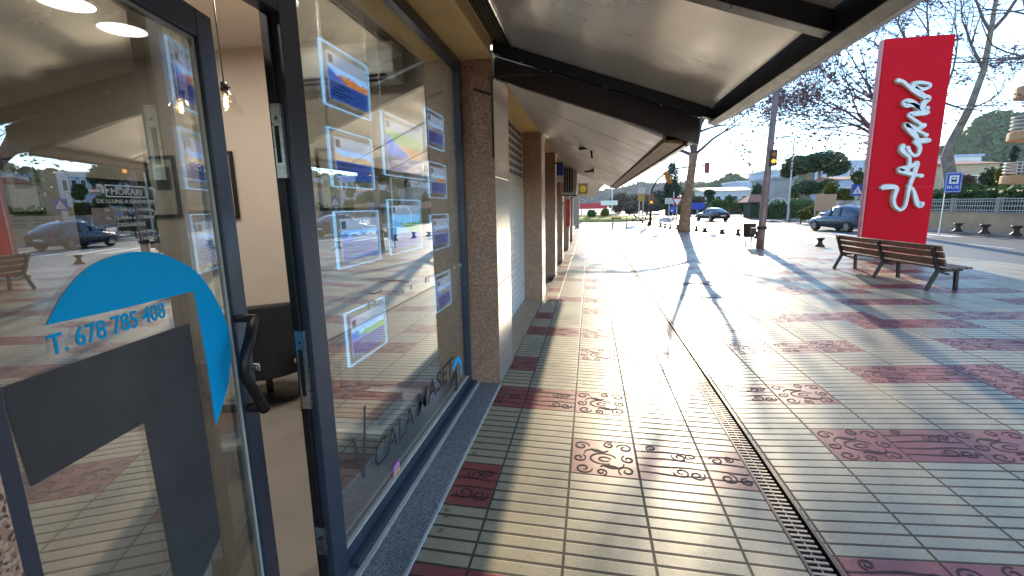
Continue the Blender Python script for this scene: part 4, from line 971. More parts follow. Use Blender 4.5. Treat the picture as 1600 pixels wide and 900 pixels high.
# letters on the lawn
q = aty(992, 343, 43.5)
m = MB(); write(m, 'Sot', (aty(987, 343, 43.5).x, 43.5, .12), (1, 0, 0), (0, 0, 1), height=.75, ext=.05, shear=.25); m.box(q.x - .35, 43.42, .0, q.x + .9, 43.58, .13); tag(m.build('letter_sign', 'black'), 'black standing letters at the edge of the lawn', 'letters')
# white boards on poles at the lawn
for px, py, y, w_, lab in ((947, 317, 52, .9, 'white board sign on a thin pole before the brown woodland'),):
    c = aty(px + 5, py, y); m = MB(); m.box(c.x - w_, y, c.z - .25, c.x + w_, y + .05, c.z + .25, 0); m.tube([(c.x + .3, y + .08, -.05), (c.x + .3, y + .08, c.z + 1.5)], .05, 8, 0); tag(m.build('white_sign', ['white']), lab, 'sign')
c = aty(925, 322, 60); m = MB(); m.box(c.x - 1.6, 60, c.z - .35, c.x + 1.9, 60.2, c.z + .35); m.box(c.x - 1.4, 60.05, -.05, c.x - 1.3, 60.15, c.z - .35); m.box(c.x + 1.5, 60.05, -.05, c.x + 1.6, 60.15, c.z - .35); tag(m.build('red_hoarding', 'signred'), 'long red hoarding at the far end of the arcade', 'hoarding')
# bus stop sign
c = aty(1490, 285, 19.5)
t = thing('bus_stop_sign', 'blue bus stop sign with a white bus panel before the plane trunk', 'sign', (c.x, 19.5, .2))
m = MB(); hw, hh = .27, .36; m.box(c.x - hw, 19.5, c.z - hh, c.x + hw, 19.54, c.z + hh, 0); m.build('plate', 'signb', t, bevel=.01)
m = MB(); y = 19.494
m.box(c.x - hw + .02, y, c.z - hh + .02, c.x + hw - .02, y + .003, c.z - hh + .035); m.box(c.x - hw + .02, y, c.z + hh - .035, c.x + hw - .02, y + .003, c.z + hh - .02); m.box(c.x - hw + .02, y, c.z - hh + .036, c.x - hw + .035, y + .003, c.z + hh - .036); m.box(c.x + hw - .035, y, c.z - hh + .036, c.x + hw - .02, y + .003, c.z + hh - .036)
m.box(c.x - .15, y, c.z - .05, c.x + .15, y + .003, c.z + .25, 0); m.box(c.x - .085, y - .004, c.z + .03, c.x + .085, y - .001, c.z + .19, 1); m.box(c.x - .06, y - .006, c.z + .10, c.x + .06, y - .0045, c.z + .165, 0); m.box(c.x - .07, y - .004, c.z - .0, c.x - .03, y - .001, c.z + .028, 1); m.box(c.x + .03, y - .004, c.z - .0, c.x + .07, y - .001, c.z + .028, 1)
write(m, 'BUS', (c.x - .19, y - .001, c.z - .22), (1, 0, 0), (0, 0, 1), width=.38, height=.10); m.build('bus_symbol', ['white', 'black'], t)
MB().tube([(c.x - .20, 19.56, .15), (c.x - .20, 19.56, c.z + hh)], .025, 8).build('pole', 'steel', t)
# pedestrian crossing sign
c = aty(1340, 297, 26)
t = thing('crossing_sign', 'blue square crossing sign with a white triangle, beside the red pylon', 'sign', (c.x, 26, .1))
m = MB(); m.box(c.x - .28, 26, c.z - .28, c.x + .28, 26.03, c.z + .28, 0); m.build('plate', 'signb', t)
m = MB(); m.prism([(-.22, -.19), (.22, -.19), (0, .21)], (c.x, 25.998, c.z), (1, 0, 0), (0, 0, 1), .006, 0); m.bar((c.x, 25.985, c.z + .06), (c.x - .02, 25.985, c.z - .04), .006, .05, (0, 1, 0), 1); m.bar((c.x - .02, 25.985, c.z - .04), (c.x - .08, 25.985, c.z - .16), .006, .03, (0, 1, 0), 1); m.bar((c.x - .02, 25.985, c.z - .04), (c.x + .07, 25.985, c.z - .16), .006, .03, (0, 1, 0), 1); m.build('symbol', ['white', 'black'], t)
MB().tube([(c.x, 26.05, .1), (c.x, 26.05, c.z + .28)], .04, 8).build('pole', 'rail', t)
# street lamp beyond, pipe arch
for px, py, y, lab in ((1227, 214, 36, 'slim street lamp across the road beyond the lamp post'), (1168, 268, 70, 'distant slim street lamp above the white houses')):
    c = aty(px, py, y); t = thing('street_lamp', lab, 'street lamp', (c.x + .5, y, 0), 'slim street lamps across the road')
    MB().tube([(c.x + .6, y, 0), (c.x + .6, y, c.z - .1), (c.x + .5, y, c.z + .02), (c.x + .1, y, c.z + .05)], [.07, .05, .04, .03], 8).build('pole', 'rail', t)
    MB().obox(c, (1, 0, .05), (0, 1, 0), (0, 0, 1), .28, .14, .05).build('lamp_head', 'gasket', t, bevel=.02)
c = [aty(px, py, 38) for px, py in ((1198, 322), (1205, 313), (1215, 309), (1225, 311), (1232, 320), (1234, 345))]
tag(MB().tube([Vector((c[0].x, 38, .1))] + c, .06, 8).build('pipe_arch', 'rail', smooth=True), 'pale pipe arch standing before the dark hedge', 'arch')
c = aty(1235, 330, 37.5); tag(MB().tube([(c.x, 37.5, .1), (c.x, 37.5, 1.0)], .05, 8).lathe((c.x, 37.5, 1.0), [(.09, 0), (.12, .1), (.06, .2)], 10).build('water_standpipe', 'iron'), 'short dark standpipe beside the pipe arch', 'standpipe')
c = aty(1290, 316, 31)
t = thing('beige_billboard', 'beige panel on posts behind the slate car', 'billboard', (c.x, 31, .1))
m = MB(); m.box(c.x - .58, 31, c.z - .5, c.x + .58, 31.05, c.z + .48); m.build('panel', 'peach', t)
for dx in (-.5, .5): MB().tube([(c.x + dx, 31.08, .1), (c.x + dx, 31.08, c.z)], .04, 8).build('post', 'rail', t)

# ------------------------------------------------------------------ cars
def car(name, label, loc, rot, sc, paint, suv):
    t = thing(name, label, 'car', loc, rot=rot); t.scale = (sc,) * 3
    def put(mb, nm, m, par=None, **k):
        o = mb.build(nm, m, None, **k); o.parent = par or t; o.location = (0, 0, 0); return o
    # stations: y(length, + = front), half width, z low, z belt, z top(centre)
    hgt = 1.64 if suv else 1.44; belt = .98 if suv else .90
    ST = [(-2.30, .70, .45, .72, .80), (-2.22, .84, .36, .86, .98), (-1.9, .90, .28, belt, belt + .05), (-1.2, .92, .24, belt + .01, belt + .06), (-.2, .93, .24, belt, belt + .05), (.7, .93, .24, belt - .02, belt + .03), (1.0, .92, .25, belt - .05, belt + .0), (1.8, .90, .28, .80, .88), (2.15, .84, .32, .68, .74), (2.28, .70, .40, .58, .62)]
    m = MB(); rows = []
    for y, w_, zl, zb, zt in ST:
        rows.append([(-w_ * .55, y, zl), (-w_ * .92, y, zl + .03), (-w_, y, zl + (zb - zl) * .45), (-w_ * .985, y, zl + (zb - zl) * .8), (-w_ * .90, y, zb), (-w_ * .5, y, zt), (w_ * .5, y, zt), (w_ * .90, y, zb), (w_ * .985, y, zl + (zb - zl) * .8), (w_, y, zl + (zb - zl) * .45), (w_ * .92, y, zl + .03), (w_ * .55, y, zl)])
    n = 12; m.add([v for r in rows for v in r], [(i * n + j, i * n + (j + 1) % n, (i + 1) * n + (j + 1) % n, (i + 1) * n + j)[::-1] for i in range(len(rows) - 1) for j in range(n)] + [tuple(range(n)), tuple(range((len(rows) - 1) * n, len(rows) * n))[::-1]])
    # wheel arches are dark discs set proud of the flank
    body = put(m, 'body', paint, smooth=True)
    G = [(-2.08 if suv else -1.75, .76, belt + .03, belt + .05), (-1.55 if suv else -1.1, .70, belt + .03, hgt - .20 if suv else hgt - .08), (-.7 if suv else -.5, .67, belt + .03, hgt - .02), (.12, .66, belt + .03, hgt - .02), (.5, .68, belt + .01, hgt - .20), (1.15, .76, belt - .03, belt + .02)]
    m = MB(); rows = [[(-w_ * 1.08, y, zb), (-w_ * .98, y, zb + (zt - zb) * .75), (-w_ * .75, y, zt), (w_ * .75, y, zt), (w_ * .98, y, zb + (zt - zb) * .75), (w_ * 1.08, y, zb)] for y, w_, zb, zt in G]
    n = 6; F = []; Mi = []
    for i in range(len(rows) - 1):
        for j in range(n - 1):
            F.append((i * n + j, i * n + j + 1, (i + 1) * n + j + 1, (i + 1) * n + j)[::-1]); Mi.append(1 if (j in (1, 2, 3) and i in (1, 2)) or (j == 2 and i == 3 and False) else 0)
    m.add([v for r in rows for v in r], F); m.m = Mi; put(m, 'cabin_glazing', ['cglass', paint], smooth=True)
    m = MB()
    for x in (-1, 1):
        for a_, b_ in (((x * .80, -.45, belt + .03), (x * .70, -.45, hgt - .1)), ((x * .79, .35, belt + .0), (x * .68, .25, hgt - .12))): m = MB(); m.bar(a_, b_, .05, .06, (0, 1, 0)); put(m, 'window_pillar', paint)
    pass
    for x in (-1, 1):
        for y in (-1.38, 1.42):
            m = MB(); m.tube([(x * .70, y, .34), (x * .88, y, .34), (x * .945, y, .34)], [.34, .345, .32], 20); wh = put(m, 'wheel', 'tyre')
            m = MB(); m.tube([(x * .94, y, .34), (x * .955, y, .34)], .22, 16); put(m, 'rim', 'alloy', wh)
        m = MB(); m.obox((x * .68, 2.17, .64), (1, -.35 * x, 0), (0, 1, 0), (0, -.2, 1), .17, .05, .06); put(m, 'headlight', 'headl', bevel=.01)
        m = MB(); m.obox((x * .70, -2.22, .80), (1, .3 * x, 0), (0, 1, 0), (0, .1, 1), .17, .06, .06); put(m, 'tail_light', 'tail', bevel=.01)
        m = MB(); m.obox((x * 1.0, .72, belt + .08), (1, 0, 0), (0, 1, 0), (0, 0, 1), .10, .05, .065); put(m, 'mirror', paint, bevel=.02)
    m = MB(); m.box(-.26, -2.335, .56, .26, -2.29, .67); put(m, 'number_plate', 'white')
    m = MB(); m.box(-.75, -2.31, .30, .75, -2.24, .46); m.box(-.6, 2.24, .32, .6, 2.30, .5); put(m, 'bumper', 'blackm', bevel=.02)
    return t
f0, r0 = rgnd(1276, 360), rgnd(1318, 363)
print('SUV wheelbase', (f0 - r0).length)
dirv = (f0 - r0); dirv.z = 0; ang = math.atan2(dirv.y, dirv.x) - PI / 2; dn = dirv.normalized(); side = Vector((dn.y, -dn.x, 0))
cc = (f0 + r0) / 2 + side * .9 * SCL
car('parked_car', 'slate grey SUV on the road half hidden by the red pylon', (cc.x, cc.y, .1), ang, SCL, 'carg', True)
q = rgnd(1112, 345, .02)
car('parked_car', 'black saloon seen from behind, beyond the bollards', (q.x, q.y, rz(q.y)), math.radians(14), .78, 'cark', False)

# ------------------------------------------------------------------ trees
def plane_tree(label, base, trunk, rads, limbs, seed, leafn, lsize, depth=3, bark='bark'):
    rng = random.Random(seed); t = thing('plane_tree', label, 'tree', base, 'bare plane trees of the plaza')
    m = MB(); m.tube(trunk, rads, 14)
    tw = MB()
    for (p, d, L_, r_) in limbs:
        branch(tw, tw, Vector(p), Vector(d).normalized(), L_, r_, depth, rng, leafn, lsize, .12, .007)
    m.build('trunk', bark, t, smooth=True); tw.build('crown', ['twig', 'dryleaf'], t)
    return t
B = Vector((4.62, 23.87, gz(4.6)))
tr = [B + Vector((0, 0, -.1)), B + Vector((.0, 0, .25)), B + Vector((.06, 0, 1.2)), B + Vector((.17, 0, 2.4)), B + Vector((.25, 0, 3.3)), B + Vector((.27, 0, 3.75))]
F0 = tr[-1]
plane_tree('plane tree with a mottled brown trunk in front of the signal arch', B, tr, [.35, .29, .22, .185, .175, .21],
           [(F0, (.35, -.1, .9), 2.6, .13), (F0, (-.35, -.2, .9), 2.4, .13), (F0, (.1, .5, .9), 2.4, .11), (F0 - Vector((0, 0, .1)), (-.9, .1, .45), 2.3, .09), (F0 - Vector((0, 0, .1)), (.9, -.2, .5), 2.2, .08)], 11, 3, .085, 4)
B = Vector((16.6, 24.6, .2)); f = aty(1487, 222, 24.6)
tr = [Vector((16.6, 24.6, .1)), Vector((16.55, 24.6, .6)), Vector((16.5, 24.6, 2.0)), Vector((f.x - .1, 24.6, 3.4)), f]
bp = [aty(1487, 222, 24.6), aty(1515, 170, 24.5), aty(1537, 110, 24.4), aty(1548, 50, 24.3), aty(1556, 0, 24.2)]
t2 = plane_tree('leaning grey plane tree across the road behind the bus stop sign', B, tr + bp[1:], [.42, .33, .26, .23, .18, .145, .115, .095, .075],
           [(bp[2], (-.6, -.2, .9), 2.4, .07), (bp[3], (.7, -.3, .8), 2.6, .08), (bp[3], (-.7, .2, .7), 2.6, .07), (bp[4], (.1, 0, 1), 2.6, .08), (bp[4], (.8, .2, .5), 2.4, .07), (bp[1], (.9, .3, .4), 1.8, .05), (bp[4], (-.8, -.3, .6), 2.8, .07)], 21, 6, .08, 4, 'barkg')
B = aty(1408, 360, 21.0); B.z = .1
f = Vector((B.x - .1, 21, 3.0))
plane_tree('plane tree rising behind the red pylon, its twiggy crown spreading left of it', B, [B, B + Vector((0, 0, .5)), Vector((B.x - .05, 21, 2)), f], [.34, .28, .22, .20],
           [(f, (-.75, -.1, .8), 3.3, .12), (f, (-.25, -.4, 1), 3.4, .13), (f, (.35, 0, 1), 3.2, .12), (f + Vector((0, 0, -.2)), (-.5, .6, .9), 3.0, .10), (f + Vector((0, 0, .2)), (-1.0, -.3, .55), 2.6, .09), (f + Vector((0, 0, -.1)), (-.8, -.6, .35), 3.0, .09), (f + Vector((0, 0, .1)), (-.6, .1, 1.0), 3.6, .10)], 33, 6, .075, 4, 'bark')
B = Vector((11.8, 12.5, .2)); B = Vector((13.6, 15.0, .1)); f = Vector((14.1, 15.3, 4.6))
plane_tree('plane tree at the frame edge whose branches reach over the ochre balconies', B, [B, Vector((13.8, 15.1, 2)), f], [.30, .24, .2],
           [(f, (-.6, .3, .9), 2.8, .11), (f, (-.9, -.2, .6), 2.6, .10), (f, (.2, .2, 1), 2.6, .1), (f, (-.4, -.6, .8), 2.5, .09)], 44, 3, .07, 4, 'barkg')

def bushy(name, label, cat, blobs, mat_, size, trunk=None, group=None, seed=1, flat=0.0):
    rng = random.Random(seed); c0 = Vector(blobs[0][0]); t = thing(name, label, cat, (c0.x, c0.y, 0), group)
    m = MB()
    for c, r, n in blobs: cloud(m, c, r, n, size, rng, 0, .45, flat)
    m.build('crown', mat_, t)
    m = MB()
    for a_, b_, r1, r2 in (trunk or [((c0.x, c0.y, -.05), (c0.x, c0.y, c0.z), .06, .03)]): m.tube([a_, Vector(a_).lerp(Vector(b_), .5) + Vector((.03, .02, 0)), b_], [r1, (r1 + r2) / 2, r2], 8)
    m.build('trunk', 'bark', t, smooth=True)
    return t
# cypress by the arch
b0, tp = aty(1053, 340, 58), aty(1051, 256, 58); w_ = (aty(1063, 310, 58).x - aty(1041, 310, 58).x) * .85
bushy('cypress_tree', 'tall dark cypress behind the striped flag', 'tree', [((tp.x + .1, 58, 1.6), (w_ * 1.05, w_, 1.9), 1500), ((tp.x, 58, 3.2), (w_ * .95, w_, 1.8), 1500), ((tp.x, 58, 4.7), (w_ * .7, w_ * .7, 1.6), 900), ((tp.x, 58, 5.7), (w_ * .35, w_ * .35, .8), 300)], 'cyp', .13, seed=2)
# umbrella pine, clipped tree and yellow bushes across the road
def pxblob(px, py, rx, ry, y, n, dep=None):
    c = aty(px, py, y); k = (aty(px + 1, py, y) - aty(px, py, y)).length
    return (c, (rx * k, dep or rx * k * .8, ry * k), n)
pl_ = [pxblob(1250, 258, 30, 16, 52, 1600), pxblob(1285, 252, 34, 15, 52, 1800), pxblob(1308, 262, 22, 14, 52, 900), pxblob(1232, 268, 14, 12, 52, 500)]
c = pl_[1][0]
bushy('umbrella_pine', 'broad dark umbrella pine above the white houses, left of the pylon', 'tree', pl_, 'pine', .26, [((c.x, 52, -.05), (c.x - .2, 52, c.z), .25, .15), ((c.x - .1, 52, 2.0), (pl_[0][0].x, 52, pl_[0][0].z), .14, .08)], seed=3)
pl_ = [pxblob(1262, 293, 24, 14, 44, 1500), pxblob(1290, 292, 18, 12, 44, 1000)]
bushy('clipped_tree', 'round clipped dark green tree beneath the umbrella pine', 'tree', pl_, 'pine', .16, seed=4)
for i, (px, py, rx, ry, y, lab) in enumerate(((1298, 297, 11, 14, 34, 'yellow-green palm-like shrub behind the beige billboard'), (1320, 303, 15, 13, 33, 'bright yellow-green shrub behind the slate car roof'))):
    bushy('bright_shrub', lab, 'shrub', [pxblob(px, py, rx, ry, y, 900), pxblob(px + 4, py + 9, rx, ry * .7, y, 500)], 'lime', .12, seed=5 + i)
pl_ = [pxblob(1252, 334, 6, 8, 33, 350), pxblob(1266, 330, 12, 9, 33, 600), pxblob(1260, 338, 16, 7, 33, 600)]
bushy('yellow_bush', 'low yellow bush left of the slate car bonnet', 'shrub', pl_, 'lime', .09, seed=8)
pl_ = [pxblob(1124, 321, 16, 13, 55, 1300), pxblob(1118, 328, 18, 9, 55, 700)]
bushy('round_bush', 'round green bush just above the black car', 'shrub', pl_, 'hedge', .16, seed=9)
pl_ = [pxblob(1092, 314, 14, 10, 60, 800), pxblob(1076, 320, 12, 8, 60, 500)]
bushy('olive_bush', 'grey green bush right of the plane trunk, left of the black car', 'shrub', pl_, 'dryb', .16, seed=10)
pl_ = [pxblob(1063, 326, 8, 10, 47, 600)]
bushy('trunkside_bush', 'small yellowish bush hugging the left of the plane trunk', 'shrub', pl_, 'lime', .12, seed=12)
pl_ = [pxblob(945, 333, 8, 8, 47, 600)]
bushy('lawn_bush', 'bright round bush on the lawn near the arcade end', 'shrub', pl_, 'lime', .12, seed=13)
pl_ = [pxblob(925, 334, 8, 7, 46, 500)]
bushy('arcade_bush', 'dark round bush at the very end of the arcade', 'shrub', pl_, 'hedge', .12, seed=14)
# hedges
def hedge(name, label, pts, w_, z0, z1, mat_, size, dens, seed, group=None):
    rng = random.Random(seed); m = MB()
    for (a, b_) in zip(pts, pts[1:]):
        a, b_ = Vector(a), Vector(b_); L_ = (b_ - a).length; n = int(L_ * dens)
        for _ in range(n):
            p = a.lerp(b_, rng.random()); sd = (b_ - a).normalized().cross(Vector((0, 0, 1)))
            u = rng.uniform(-1, 1); zz = z0 + (z1 - z0) * rng.random() ** .7 * (1 + rng.gauss(0, .06)); p = p + sd * (u * w_) ; p.z = zz
            e = Vector((rng.gauss(0, 1), rng.gauss(0, 1), rng.gauss(0, 1))).normalized(); f_ = e.orthogonal().normalized(); s = size * rng.uniform(.6, 1.3)
            m.add([p + e * s, p + f_ * s * .6, p - e * s, p - f_ * s * .6], [(0, 1, 2, 3)])
        m.bar((a.x, a.y, z0 + (z1 - z0) * .42), (b_.x, b_.y, z0 + (z1 - z0) * .42), w_ * 1.2, (z1 - z0) * .8, m=1)
    return tag(m.build(name, [mat_, 'pine']), label, 'hedge')
a, b_ = aty(1195, 340, 40), aty(1245, 340, 40)
hedge('clipped_hedge', 'dark clipped hedge across the road beyond the pipe arch', [(a.x, 41, 0), (b_.x + 1.5, 41, 0)], .5, .1, 1.6, 'hedge', .12, 420, 1)
hedge('wall_hedge', 'untidy hedge growing over the railing of the sand wall', [(16.3, 30, 0), (16.6, 10, 0)], .5, .9, 1.95, 'hedge', .12, 260, 2)
hedge('verge_shrubbery', 'band of dark shrubs behind the white low wall of the houses', [(aty(1040, 330, 66).x, 66, 0), (aty(1200, 330, 66).x, 66, 0)], .8, 0, 1.7, 'hedge', .2, 130, 3)

# ------------------------------------------------------------------ across the road: wall, railing, balconied house
t = thing('garden_wall', 'sand coloured garden wall with a white railing across the road', 'wall', (15.55, 20, .2))
MB().box(15.5, 8, .1, 15.72, 33, .95).build('wall_base', 'sandw', t, bevel=.01)
MB().box(15.47, 8, .951, 15.75, 33, .99).build('coping', 'concrete', t, bevel=.008)
m = MB()
for z in (1.05, 1.22, 1.40, 1.50): m.box(15.60, 8, z, 15.625, 33, z + .025)
y = 8.1
while y < 33: m.box(15.605, y, .995, 15.615, y + .012, 1.5); y += .12
m.build('railing', 'rail', t)
for i in range(11): y = 9.2 + i * 2.3; MB().box(15.55, y, .992, 15.70, y + .16, 1.56).build('railing_post', 'concrete', t, bevel=.008)
t = thing('balcony_house', 'house with stacked rounded ochre balconies at the frame edge', 'house', (22, 22, 0))
MB().box(21.8, 10, -.05, 30, 25.6, 8.6).build('wall', 'balc', t)
for k, (pb, pt, pr) in enumerate(((287, 274, 254), (219, 206, 182), (152, 134, 0))):
    z0, z1 = aty(1590, pb, 26).z, aty(1590, pt, 26).z
    m = MB(); prof = [(21.81, 27.2)] + [(20.9 + 1.25 * math.cos(a), 26.0 + 1.2 * math.sin(a)) for a in [PI / 2 + PI * i / 14 for i in range(0, 15)]] + [(20.9, 12), (21.81, 12)]
    m.prism(prof, (0, 0, z0), (1, 0, 0), (0, 1, 0), z1 - z0); sl_ = m.build('balcony_slab', 'balc', t, bevel=.03)
    if pr:
        m = MB(); rp = [(20.9 + 1.18 * math.cos(a), 26.0 + 1.13 * math.sin(a)) for a in [PI / 2 + PI * i / 14 for i in range(0, 14)]] + [(20.0, 12)]
        hh = aty(1590, pr, 26).z - z1
        for q_ in range(4): m.tube([(x, y, z1 + hh * (q_ + 1) / 4) for x, y in rp], .025, 6)
        for x, y in rp[::3]: m.tube([(x, y, z1), (x, y, z1 + hh)], .022, 6)
        m.build('balcony_railing', 'rail', sl_, smooth=True)
for z in (2.2, 4.6):
    for y in (14, 18, 22): m = MB(); m.box(21.77, y, z, 21.795, y + 1.6, z + 1.6); m.build('window', 'dwin', t)
# houses beyond
def house(name, label, x0, x1, y0, y1, z1, wallm, roofm, flat=False, wins=3, rows=1, z0=-.05):
    t = thing(name, label, 'house', ((x0 + x1) / 2, (y0 + y1) / 2, 0))
    MB().box(x0, y0, z0, x1, y1, z1).build('wall', wallm, t)
    m = MB()
    if flat: m.box(x0 - .2, y0 - .2, z1 + .002, x1 + .2, y1 + .2, z1 + .28)
    else:
        ov = .4; h = (y1 - y0) * .07; ym = (y0 + y1) / 2
        m.add([(x0 - ov, y0 - ov, z1 + .002), (x1 + ov, y0 - ov, z1 + .002), (x1 + ov, y1 + ov, z1 + .002), (x0 - ov, y1 + ov, z1 + .002), (x0 - ov, ym, z1 + h), (x1 + ov, ym, z1 + h)], [(3, 2, 1, 0), (0, 1, 5, 4), (2, 3, 4, 5), (0, 4, 3), (1, 2, 5)])
    m.build('roof', roofm, t)
    for r in range(rows):
        for i in range(wins):
            w_ = (x1 - x0) / (wins * 2 + 1); xa = x0 + w_ * (2 * i + 1); za = max(z0, 0) + (z1 - max(z0, 0)) * (r + .35) / rows; zb_ = za + (z1 - max(z0, 0)) / rows * .4
            f = MB(); f.box(xa - .08, y0 - .05, za - .08, xa + w_ + .08, y0 - .003, zb_ + .08, 0); wn = f.build('window', 'white', t); MB().box(xa, y0 - .07, za, xa + w_, y0 - .052, zb_).build('pane', 'dwin', wn)
    return t
def hx(px, y): return aty(px, 320, y).x
def hz(px, py, y): return aty(px, py, y).z
house('low_house', 'long low white house with a pale roof above the black car', hx(1098, 75), hx(1172, 75), 75, 84, hz(1130, 298, 75), 'housew', 'roofy', False, 5)
house('terrace_house', 'white terrace with a pale roof left of the round bush', hx(1062, 78), hx(1096, 78), 78, 86, hz(1080, 308, 78), 'housew', 'roofy', False, 3)
house('blue_house', 'bluish flat-roofed house standing above the pale roofs', hx(1148, 100), hx(1180, 100), 100, 110, hz(1160, 285, 100), 'houseb', 'housew', True, 4)
house('grey_block', 'plain grey block right behind the lamp post signal', hx(1208, 60), hx(1238, 60), 60, 68, hz(1220, 280, 60), 'houseg', 'houseg', True, 0)
house('bluish_block', 'pale blue block showing at the edge of the grey block', hx(1196, 72), hx(1216, 72), 72, 80, hz(1205, 268, 72), 'houseb', 'housew', True, 1, 2)
house('hillside_house', 'white house with blue-grey upper floors beside the pylon', hx(1316, 80), hx(1372, 80), 80, 90, hz(1340, 252, 80), 'houseb', 'housew', True, 4, 2)
house('red_eaved_house', 'pale house with red tiled eaves left of the pylon, under the hillside house', hx(1309, 60), hx(1352, 60), 60, 67, hz(1330, 280, 60), 'houseb', 'rooft', False, 2)
house('tiled_villa', 'villa with a clay roof behind the bus stop sign', hx(1478, 62), hx(1552, 62), 62, 72, hz(1520, 256, 62), 'sandw', 'rooft', False, 3)
house('sheet_roof_house', 'house with a bluish roof behind the leaning plane tree', hx(1470, 70), hx(1522, 70), 70, 78, hz(1500, 245, 70), 'housew', 'houseb', True, 2)
t = thing('kiosk', 'dark kiosk with a red tiled roof left of the lamp post foot', 'kiosk', (aty(1186, 330, 48).x, 48, 0))
x0, x1 = hx(1173, 48), hx(1196, 48); zt = hz(1180, 316, 48)
MB().box(x0, 48, -.05, x1, 50, zt).build('wall', 'cyp', t)
m = MB(); m.add([(x0 - .5, 47.4, zt + .003), (x1 + .3, 47.4, zt + .003), (x1 + .3, 50.5, zt + .003), (x0 - .5, 50.5, zt + .003), (x0 + .2, 49, zt + .75), (x1 - .2, 49, zt + .75)], [(3, 2, 1, 0), (0, 1, 5, 4), (2, 3, 4, 5), (0, 4, 3), (1, 2, 5)]); m.build('roof', 'rooft', t)
tag(MB().box(hx(1140, 70), 64, -.05, hx(1172, 70), 64.3, hz(1150, 331, 64)).build('low_blue_wall', 'greenlt'), 'low bluish wall across the road right of the round bush', 'wall')
for i, (px, py, rx, ry, y, m_, lab) in enumerate(((1183, 300, 9, 14, 56, 'pine', 'dark tree just left of the lamp post, above the kiosk roof'), (1140, 312, 7, 8, 58, 'hedge', 'small green tree hiding the middle of the long low house'), (1075, 303, 10, 10, 64, 'hedge', 'green tree close to the left of the plane tree trunk top'), (1108, 301, 9, 8, 66, 'pine', 'dark green tree at the left end of the long low house'), (1240, 300, 8, 12, 54, 'hedge', 'green tree at the right edge of the grey block'), (1160, 318, 8, 7, 55, 'hedge', 'low green tree over the bluish low wall'), (1340, 276, 10, 10, 52, 'hedge', 'green tree between the clipped tree and the pylon edge'))):
    bushy('garden_tree', lab, 'tree', [pxblob(px, py, rx, ry, y, 900), pxblob(px + 3, py + 9, rx * .9, ry * .8, y, 500)], m_, .16, seed=70 + i)
# more trees across the road behind the wall
for i, (px, py, rx, ry, y, m_, lab) in enumerate(((1505, 285, 16, 14, 34, 'dryb', 'brown leafless shrub right of the bus stop sign'), (1545, 280, 18, 22, 36, 'pine', 'dark green bush behind the railing, between bus stop and balconies'), (1567, 275, 12, 16, 30, 'lime', 'bright yellow bush close to the lower balcony'), (1520, 295, 22, 12, 33, 'hedge', 'green bush directly above the railing by the bus stop sign'))):
    bushy('garden_bush', lab, 'shrub', [pxblob(px, py, rx, ry, y, 1100), pxblob(px + 4, py + 8, rx * .9, ry * .8, y, 500)], m_, .13, seed=30 + i)
c = aty(1583, 250, 40); w_ = .75
bushy('slim_cypress', 'slim dark cypress between the balconies', 'tree', [((c.x, 40, 1.5), (w_, w_, 1.6), 700), ((c.x, 40, 3.2), (w_ * .8, w_ * .8, 1.5), 600), ((c.x, 40, 4.6), (w_ * .4, w_ * .4, .9), 250)], 'cyp', .13, seed=41)
# lawn of the roundabout, woodland, hills
m = MB(); pts = []
ps = [(-6, 44.0), (-1, 42.6), (2.5, 42.6), (5.2, 44.2), (6.8, 48), (5.5, 54), (-2, 56), (-7, 52)]
cen = (0, 48.5)
for k, (s_, z) in enumerate(((1.0, .02), (.97, .14), (.8, .30), (.4, .42))): pts += [(cen[0] + (x - cen[0]) * s_, cen[1] + (y - cen[1]) * s_, z) for x, y in ps]
n = len(ps); m.add(pts, [(k * n + i, k * n + (i + 1) % n, (k + 1) * n + (i + 1) % n, (k + 1) * n + i) for k in range(3) for i in range(n)] + [tuple(3 * n + i for i in range(n))])
struct(m.build('lawn', 'lawn', smooth=True))
rng = random.Random(9); m = MB()
for _ in range(5000):
    s_ = math.sqrt(rng.random()) * .97; a_ = rng.uniform(0, n); i = int(a_) % n; f_ = a_ - int(a_)
    x = cen[0] + (ps[i][0] * (1 - f_) + ps[(i + 1) % n][0] * f_ - cen[0]) * s_; y = cen[1] + (ps[i][1] * (1 - f_) + ps[(i + 1) % n][1] * f_ - cen[1]) * s_
    z = .42 - .30 * max(0, s_ - .4) / .57; dx, dy = rng.uniform(-.05, .05), rng.uniform(-.05, .05)
    m.add([(x - .02, y, z - .03), (x + .02, y, z - .03), (x + dx, y + dy, z + rng.uniform(.05, .12))], [(0, 1, 2)])
o = m.build('grass', 'grass'); tag(o, 'short yellowish grass of the lawn', 'grass', kind='stuff')
WD = [(968, 318, 20, 16, 82), (1000, 316, 22, 16, 85), (1030, 314, 20, 18, 80), (1018, 322, 18, 12, 70), (985, 325, 14, 9, 68)]
WL = ['brown leafless tree clump behind the white board sign', 'brown tree clump behind the ochre notice board', 'dull brown tree clump left of the cypress', 'lower brown tree clump at the arch mast', 'lower brown tree clump between board and notice board']
for i, ((px, py, rx, ry, y), lab) in enumerate(zip(WD, WL)):
    bushy('woodland_tree', lab, 'tree', [pxblob(px, py, rx, ry, y, 1200)], 'dryb' if i != 2 else 'cyp', .28, group='brown trees beyond the lawn', seed=50 + i)
